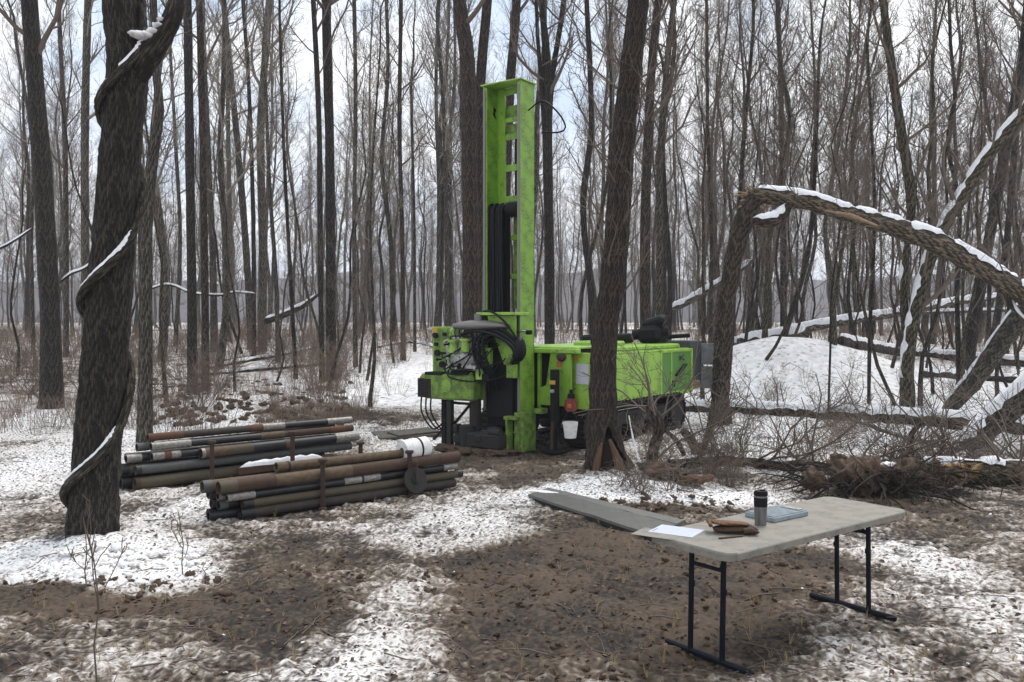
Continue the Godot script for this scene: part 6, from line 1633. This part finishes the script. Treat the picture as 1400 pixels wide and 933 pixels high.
# ---------------------------------------------------------------- table
func make_table():
	var yaw := 0.651
	var at := Vector3(1.76, 0, -5.61)
	at.y = ground(at.x, at.z) - 0.008
	var t := thing("folding_table", "grey plastic folding table with dark blue-black metal legs", "table", at, yaw)
	var H := 0.726
	var L := 1.9
	var W := 0.62
	# rounded top with a skirt
	var out := PackedVector2Array()
	for c in [[1, 1, 0.0], [-1, 1, 0.5], [-1, -1, 1.0], [1, -1, 1.5]]:
		for k in 7:
			var an: float = PI * (c[2] + 0.5 * k / 6.0)
			var rr := 0.07
			out.append(Vector2(c[0] * (L / 2 - rr) + rr * cos(an), c[1] * (W / 2 - rr) + rr * sin(an)))
	var b := mb()
	var prof := [[0.0, -0.045], [0.0, -0.01], [-0.003, -0.003], [-0.010, 0.0]]
	var k := out.size()
	for q in prof.size() - 1:
		for i in k:
			var p0 := out[i]; var p1 := out[(i + 1) % k]
			var d0 := p0.normalized(); var d1 := p1.normalized()
			var a0: Vector2 = p0 + d0 * prof[q][0]; var a1: Vector2 = p1 + d1 * prof[q][0]
			var b0: Vector2 = p0 + d0 * prof[q + 1][0]; var b1: Vector2 = p1 + d1 * prof[q + 1][0]
			b.quad(Vector3(a0.x, H + prof[q][1], a0.y), Vector3(a1.x, H + prof[q][1], a1.y), Vector3(b1.x, H + prof[q + 1][1], b1.y), Vector3(b0.x, H + prof[q + 1][1], b0.y), Vector3((p0 + p1).x, 0.6 * q, (p0 + p1).y).normalized())
	for i in k:
		var p0 := out[i] - out[i].normalized() * 0.01; var p1 := out[(i + 1) % k] - out[(i + 1) % k].normalized() * 0.01
		b.tri(Vector3(0, H, 0), Vector3(p0.x, H, p0.y), Vector3(p1.x, H, p1.y), Vector3.UP)
		b.tri(Vector3(0, H - 0.02, 0), Vector3(p0.x, H - 0.02, p0.y), Vector3(p1.x, H - 0.02, p1.y), Vector3.DOWN)
	part("tabletop", b, M.table, t)
	for s in [-1.0, 1.0]:
		var x: float = s * (L / 2 - 0.19)
		for z in [-0.12, 0.12]:
			b = mb(); b.tube(PackedVector3Array([Vector3(x, H - 0.03, z), Vector3(x, 0.03, z + 0.01 * s)]), PackedFloat32Array([0.0165, 0.0165]), 14)
			b.cyl(Vector3(x, 0.42, z), Vector3(x, 0.45, z), 0.0195, 14)
			part("leg", b, M.leg, t)
		b = mb(); b.box(Vector3(x, 0.022, 0.0), Vector3(0.035, 0.04, 0.66), 0.01); part("foot_bar", b, M.leg, t)
		b = mb(); b.cyl(Vector3(x, 0.56, -0.12), Vector3(x, 0.56, 0.12), 0.012, 10); part("crossbar", b, M.leg, t)
		b = mb(); b.beam(Vector3(x, 0.57, 0.1), Vector3(x - s * 0.2, H - 0.03, 0.02), 0.024, 0.012); part("brace", b, M.leg, t)
		b = mb(); b.cyl(Vector3(x, H - 0.035, -0.26), Vector3(x, H - 0.035, 0.26), 0.015, 10); part("hinge_bar", b, M.leg, t)
	b = mb(); b.box(Vector3(0, H - 0.03, 0.25), Vector3(1.5, 0.025, 0.02), 0.004); b.box(Vector3(0, H - 0.03, -0.25), Vector3(1.5, 0.025, 0.02), 0.004); part("rail", b, M.leg, t)
	var top := Transform3D(Basis(Vector3.UP, yaw), at + Vector3(0, H, 0))
	var spot := func(px, py):
		var r := ray(px, py)
		var q := (at.y + H - EYE.y) / r.y
		return EYE + r * q
	# papers
	var pp: Vector3 = spot.call(925, 727)
	var p := thing("paper_sheet", "printed white paper sheet on the left end of the table", "paper", pp, yaw + 0.35)
	var m := MeshInstance3D.new()
	b = mb()
	b.quad(Vector3(-0.108, 0.004, -0.14), Vector3(0.108, 0.004, -0.14), Vector3(0.108, 0.005, 0.14), Vector3(-0.108, 0.005, 0.14), Vector3.UP)
	b.uv = PackedVector2Array([Vector2(0, 0), Vector2(1, 0), Vector2(1, 1), Vector2(0, 0), Vector2(1, 1), Vector2(0, 1)])
	part("print", b, M.print, p)
	b = mb(); b.box(Vector3(0, 0.0015, 0), Vector3(0.22, 0.003, 0.285), 0.0005); part("sheet", b, M.paper, p)
	pp = spot.call(900, 730)
	p = thing("paper_sheet", "second paper sheet underneath, at the table's left edge", "paper", pp + Vector3(0, 0.0005, 0), yaw + 0.1)
	b = mb(); b.box(Vector3(0, 0.0, 0), Vector3(0.2, 0.0014, 0.27), 0.0003, Basis.from_euler(Vector3(0, 0.25, 0))); part("sheet", b, M.table, p)
	# leather gloves
	var gv := thing("work_gloves", "folded brown leather work gloves lying on the table", "gloves", spot.call(1000, 729), yaw - 0.85)
	b = mb()
	b.lump(Vector3(0, 0.026, 0), Vector3(0.125, 0.022, 0.066), 0.3, 1.4, 10, 18, 2.0, Basis(), -0.8)
	for i in 4:
		b.tube(PackedVector3Array([Vector3(0.07, 0.024, -0.045 + 0.03 * i), Vector3(0.115, 0.03, -0.044 + 0.029 * i), Vector3(0.135 + 0.012 * (i % 2), 0.018, -0.04 + 0.027 * i), Vector3(0.12, 0.012, -0.036 + 0.025 * i)]), PackedFloat32Array([0.021, 0.022, 0.02, 0.013]), 10, true, 1, 1, 0.2, 120.0, true)
	part("lower_glove", b, M.leather_dark, gv)
	b = mb()
	b.lump(Vector3(-0.015, 0.056, -0.012), Vector3(0.122, 0.017, 0.064), 0.45, 1.6, 10, 18, 5.0, Basis.from_euler(Vector3(-0.12, 0.15, -0.08)))
	part("upper_glove", b, M.leather, gv)
	b = mb(); b.tube(PackedVector3Array([Vector3(-0.135, 0.05, -0.055), Vector3(-0.13, 0.068, 0.0), Vector3(-0.125, 0.05, 0.05)]), PackedFloat32Array([0.014, 0.018, 0.014]), 10, true, 1, 1, 0.3, 100.0, true); part("cuff", b, M.leather, gv)
	# pencil
	var pc: Vector3 = spot.call(1000, 736)
	p = thing("pencil", "short pencil lying in front of the gloves", "pencil", pc, yaw - 0.3)
	b = mb(); b.cyl(Vector3(-0.085, 0.006, 0.0), Vector3(0.075, 0.006, 0), 0.006, 6); b.cyl(Vector3(0.075, 0.006, 0), Vector3(0.092, 0.006, 0), 0.006, 6, 0.001); part("shaft", b, M.olive, p)
	# mug
	var mg := thing("travel_mug", "steel travel mug with a black upper half and lid", "mug", spot.call(1040, 718))
	b = mb(); b.tube(PackedVector3Array([Vector3(0, 0, 0), Vector3(0, 0.004, 0), Vector3(0, 0.12, 0)]), PackedFloat32Array([0.033, 0.036, 0.0405]), 28); part("body", b, M.mug, mg)
	b = mb(); b.tube(PackedVector3Array([Vector3(0, 0.118, 0), Vector3(0, 0.175, 0)]), PackedFloat32Array([0.0415, 0.0425]), 28); part("grip", b, M.black, mg)
	b = mb(); b.tube(PackedVector3Array([Vector3(0, 0.175, 0), Vector3(0, 0.187, 0)]), PackedFloat32Array([0.0405, 0.0405]), 28); part("rim", b, M.steel_edge, mg)
	b = mb(); b.tube(PackedVector3Array([Vector3(0, 0.187, 0), Vector3(0, 0.208, 0), Vector3(0, 0.215, 0)]), PackedFloat32Array([0.043, 0.043, 0.036]), 28); b.box(Vector3(0.012, 0.218, 0), Vector3(0.03, 0.012, 0.02), 0.003); part("lid", b, M.black, mg)
	# metal form holder
	var cb := thing("form_holder", "flat grey metal form holder with a clip, behind the mug", "form holder", spot.call(1062, 706), yaw - 0.02)
	b = mb(); b.box(Vector3(0, 0.016, 0), Vector3(0.36, 0.032, 0.235), 0.004); part("box", b, M.clip, cb)
	b = mb(); b.box(Vector3(0.0, 0.035, 0.0), Vector3(0.34, 0.004, 0.215), 0.0015); part("cover", b, M.clip, cb)
	b = mb(); b.box(Vector3(0.135, 0.041, 0.02), Vector3(0.055, 0.009, 0.13), 0.003); part("clip", b, M.silver, cb)
	# grey board on the ground
	var c0 := G(722, 684); var c1 := G(750, 677); var c2 := G(936, 723); var c3 := G(897, 742)
	var bd := thing("grey_board", "long weathered grey board lying on the ground behind the table", "board", c0)
	for q in [[0.0, 0.7, 0.035, 0.05], [0.71, 1.0, 0.05, 0.055]]:
		b = mb()
		var p0 := c0.lerp(c1, q[0]) - c0; var p1 := c0.lerp(c1, q[1]) - c0; var p2 := c3.lerp(c2, q[1]) - c0; var p3 := c3.lerp(c2, q[0]) - c0
		var poly := PackedVector3Array()
		for i in 13: poly.append(p0.lerp(p3, i / 12.0) + Vector3(0.0, q[2] + 0.012 * nz.get_noise_1d(i * 22.0 + q[0] * 99), 0.025 * nz.get_noise_1d(i * 60.0)))
		for i in 13: poly.append(p2.lerp(p1, i / 12.0) + Vector3(0.0, q[3], 0))
		b.prism(poly, Vector3(0, 0.028, 0))
		part("plank", b, M.board, bd)
	b = mb()
	var e0 := c0.lerp(c1, 0.04) - c0; var e3 := c3.lerp(c2, 0.04) - c0
	b.beam(e0 + Vector3(0.03, 0.01, 0), e3 + Vector3(0, 0.01, 0), 0.05, 0.05, 0.008); part("under_batten", b, M.iron, bd)
	b = mb(); b.lump(Vector3(0.2, 0.08, -0.05), Vector3(0.18, 0.012, 0.05), 0.5, 2.0, 6, 14, 3.0, Basis(Vector3.UP, -0.6)); b.lump(Vector3(0.05, 0.08, -0.1), Vector3(0.1, 0.012, 0.05), 0.5, 2.0, 6, 14, 4.0); part("snow_patch", b, M.snow, bd)

func make_sky(env: Environment):
	# a high overcast with paler blue breaks
	var w := 512
	var h := 256
	var im := Image.create(w, h, false, Image.FORMAT_RGBF)
	var f := FastNoiseLite.new(); f.seed = 4; f.frequency = 1.0; f.fractal_octaves = 5
	for y in h:
		var el := PI * (0.5 - (y + 0.5) / h)
		for x in w:
			var az := TAU * (x + 0.5) / w
			var d := Vector3(cos(el) * sin(az), sin(el), cos(el) * cos(az))
			var q := d / (absf(d.y) + 0.35)
			var n := f.get_noise_3d(q.x * 1.4, 3.0 + q.y, q.z * 1.4) + 0.4 * f.get_noise_3d(q.x * 5.0, 9.0, q.z * 5.0)
			var cloud := smoothstep(-0.4, 0.2, n)
			var c := Color(0.46, 0.56, 0.71).lerp(Color(0.82, 0.83, 0.845), cloud)
			var hz := 1.0 - smoothstep(0.0, 0.35, d.y)
			c = c.lerp(Color(0.70, 0.735, 0.79), hz * 0.6)
			if d.y < 0: c = Color(0.3, 0.29, 0.28)
			im.set_pixel(x, y, c)
	var m := PanoramaSkyMaterial.new()
	m.panorama = ImageTexture.create_from_image(im)
	var s := Sky.new(); s.sky_material = m
	env.background_mode = Environment.BG_SKY
	env.sky = s

func _ready():
	# camera, sky, light, exposure
	var cam := Camera3D.new()
	cam.position = EYE
	cam.rotation.x = -PITCH
	cam.fov = 42.49
	cam.near = 0.1
	cam.far = 3000.0
	add_child(cam)
	cam.current = true
	var env := Environment.new()
	make_sky(env)
	env.background_energy_multiplier = 1.0
	env.tonemap_mode = Environment.TONE_MAPPER_LINEAR
	env.tonemap_exposure = 1.6
	env.sdfgi_enabled = true
	env.ssao_enabled = true
	env.ssil_enabled = true
	env.fog_enabled = true
	env.fog_light_color = Color(0.80, 0.82, 0.86)
	env.fog_density = 0.001
	var we := WorldEnvironment.new()
	we.environment = env
	add_child(we)
	var sun := DirectionalLight3D.new()
	sun.rotation_degrees = Vector3(-58, 150, 0)
	sun.light_energy = 0.5
	sun.light_angular_distance = 25.0
	sun.light_color = Color(1.0, 0.975, 0.95)
	sun.shadow_enabled = true
	add_child(sun)
	nz.seed = 11
	nz.noise_type = FastNoiseLite.TYPE_SIMPLEX_SMOOTH
	nz.frequency = 0.02
	var t0 := Time.get_ticks_msec()
	make_materials()
	print("materials ", Time.get_ticks_msec() - t0)
	make_ground()
	print("ground ", Time.get_ticks_msec() - t0)
	make_vine_tree(); make_hollow_tree(); make_broken_tree(); make_right_trees()
	make_named_trees()
	print("named trees ", Time.get_ticks_msec() - t0)
	make_woods()
	print("woods ", Time.get_ticks_msec() - t0)
	make_rig()
	make_pipes()
	make_table()
	make_logs()
	make_brush()
	print("brush ", Time.get_ticks_msec() - t0)
	make_litter()
	print("litter ", Time.get_ticks_msec() - t0)
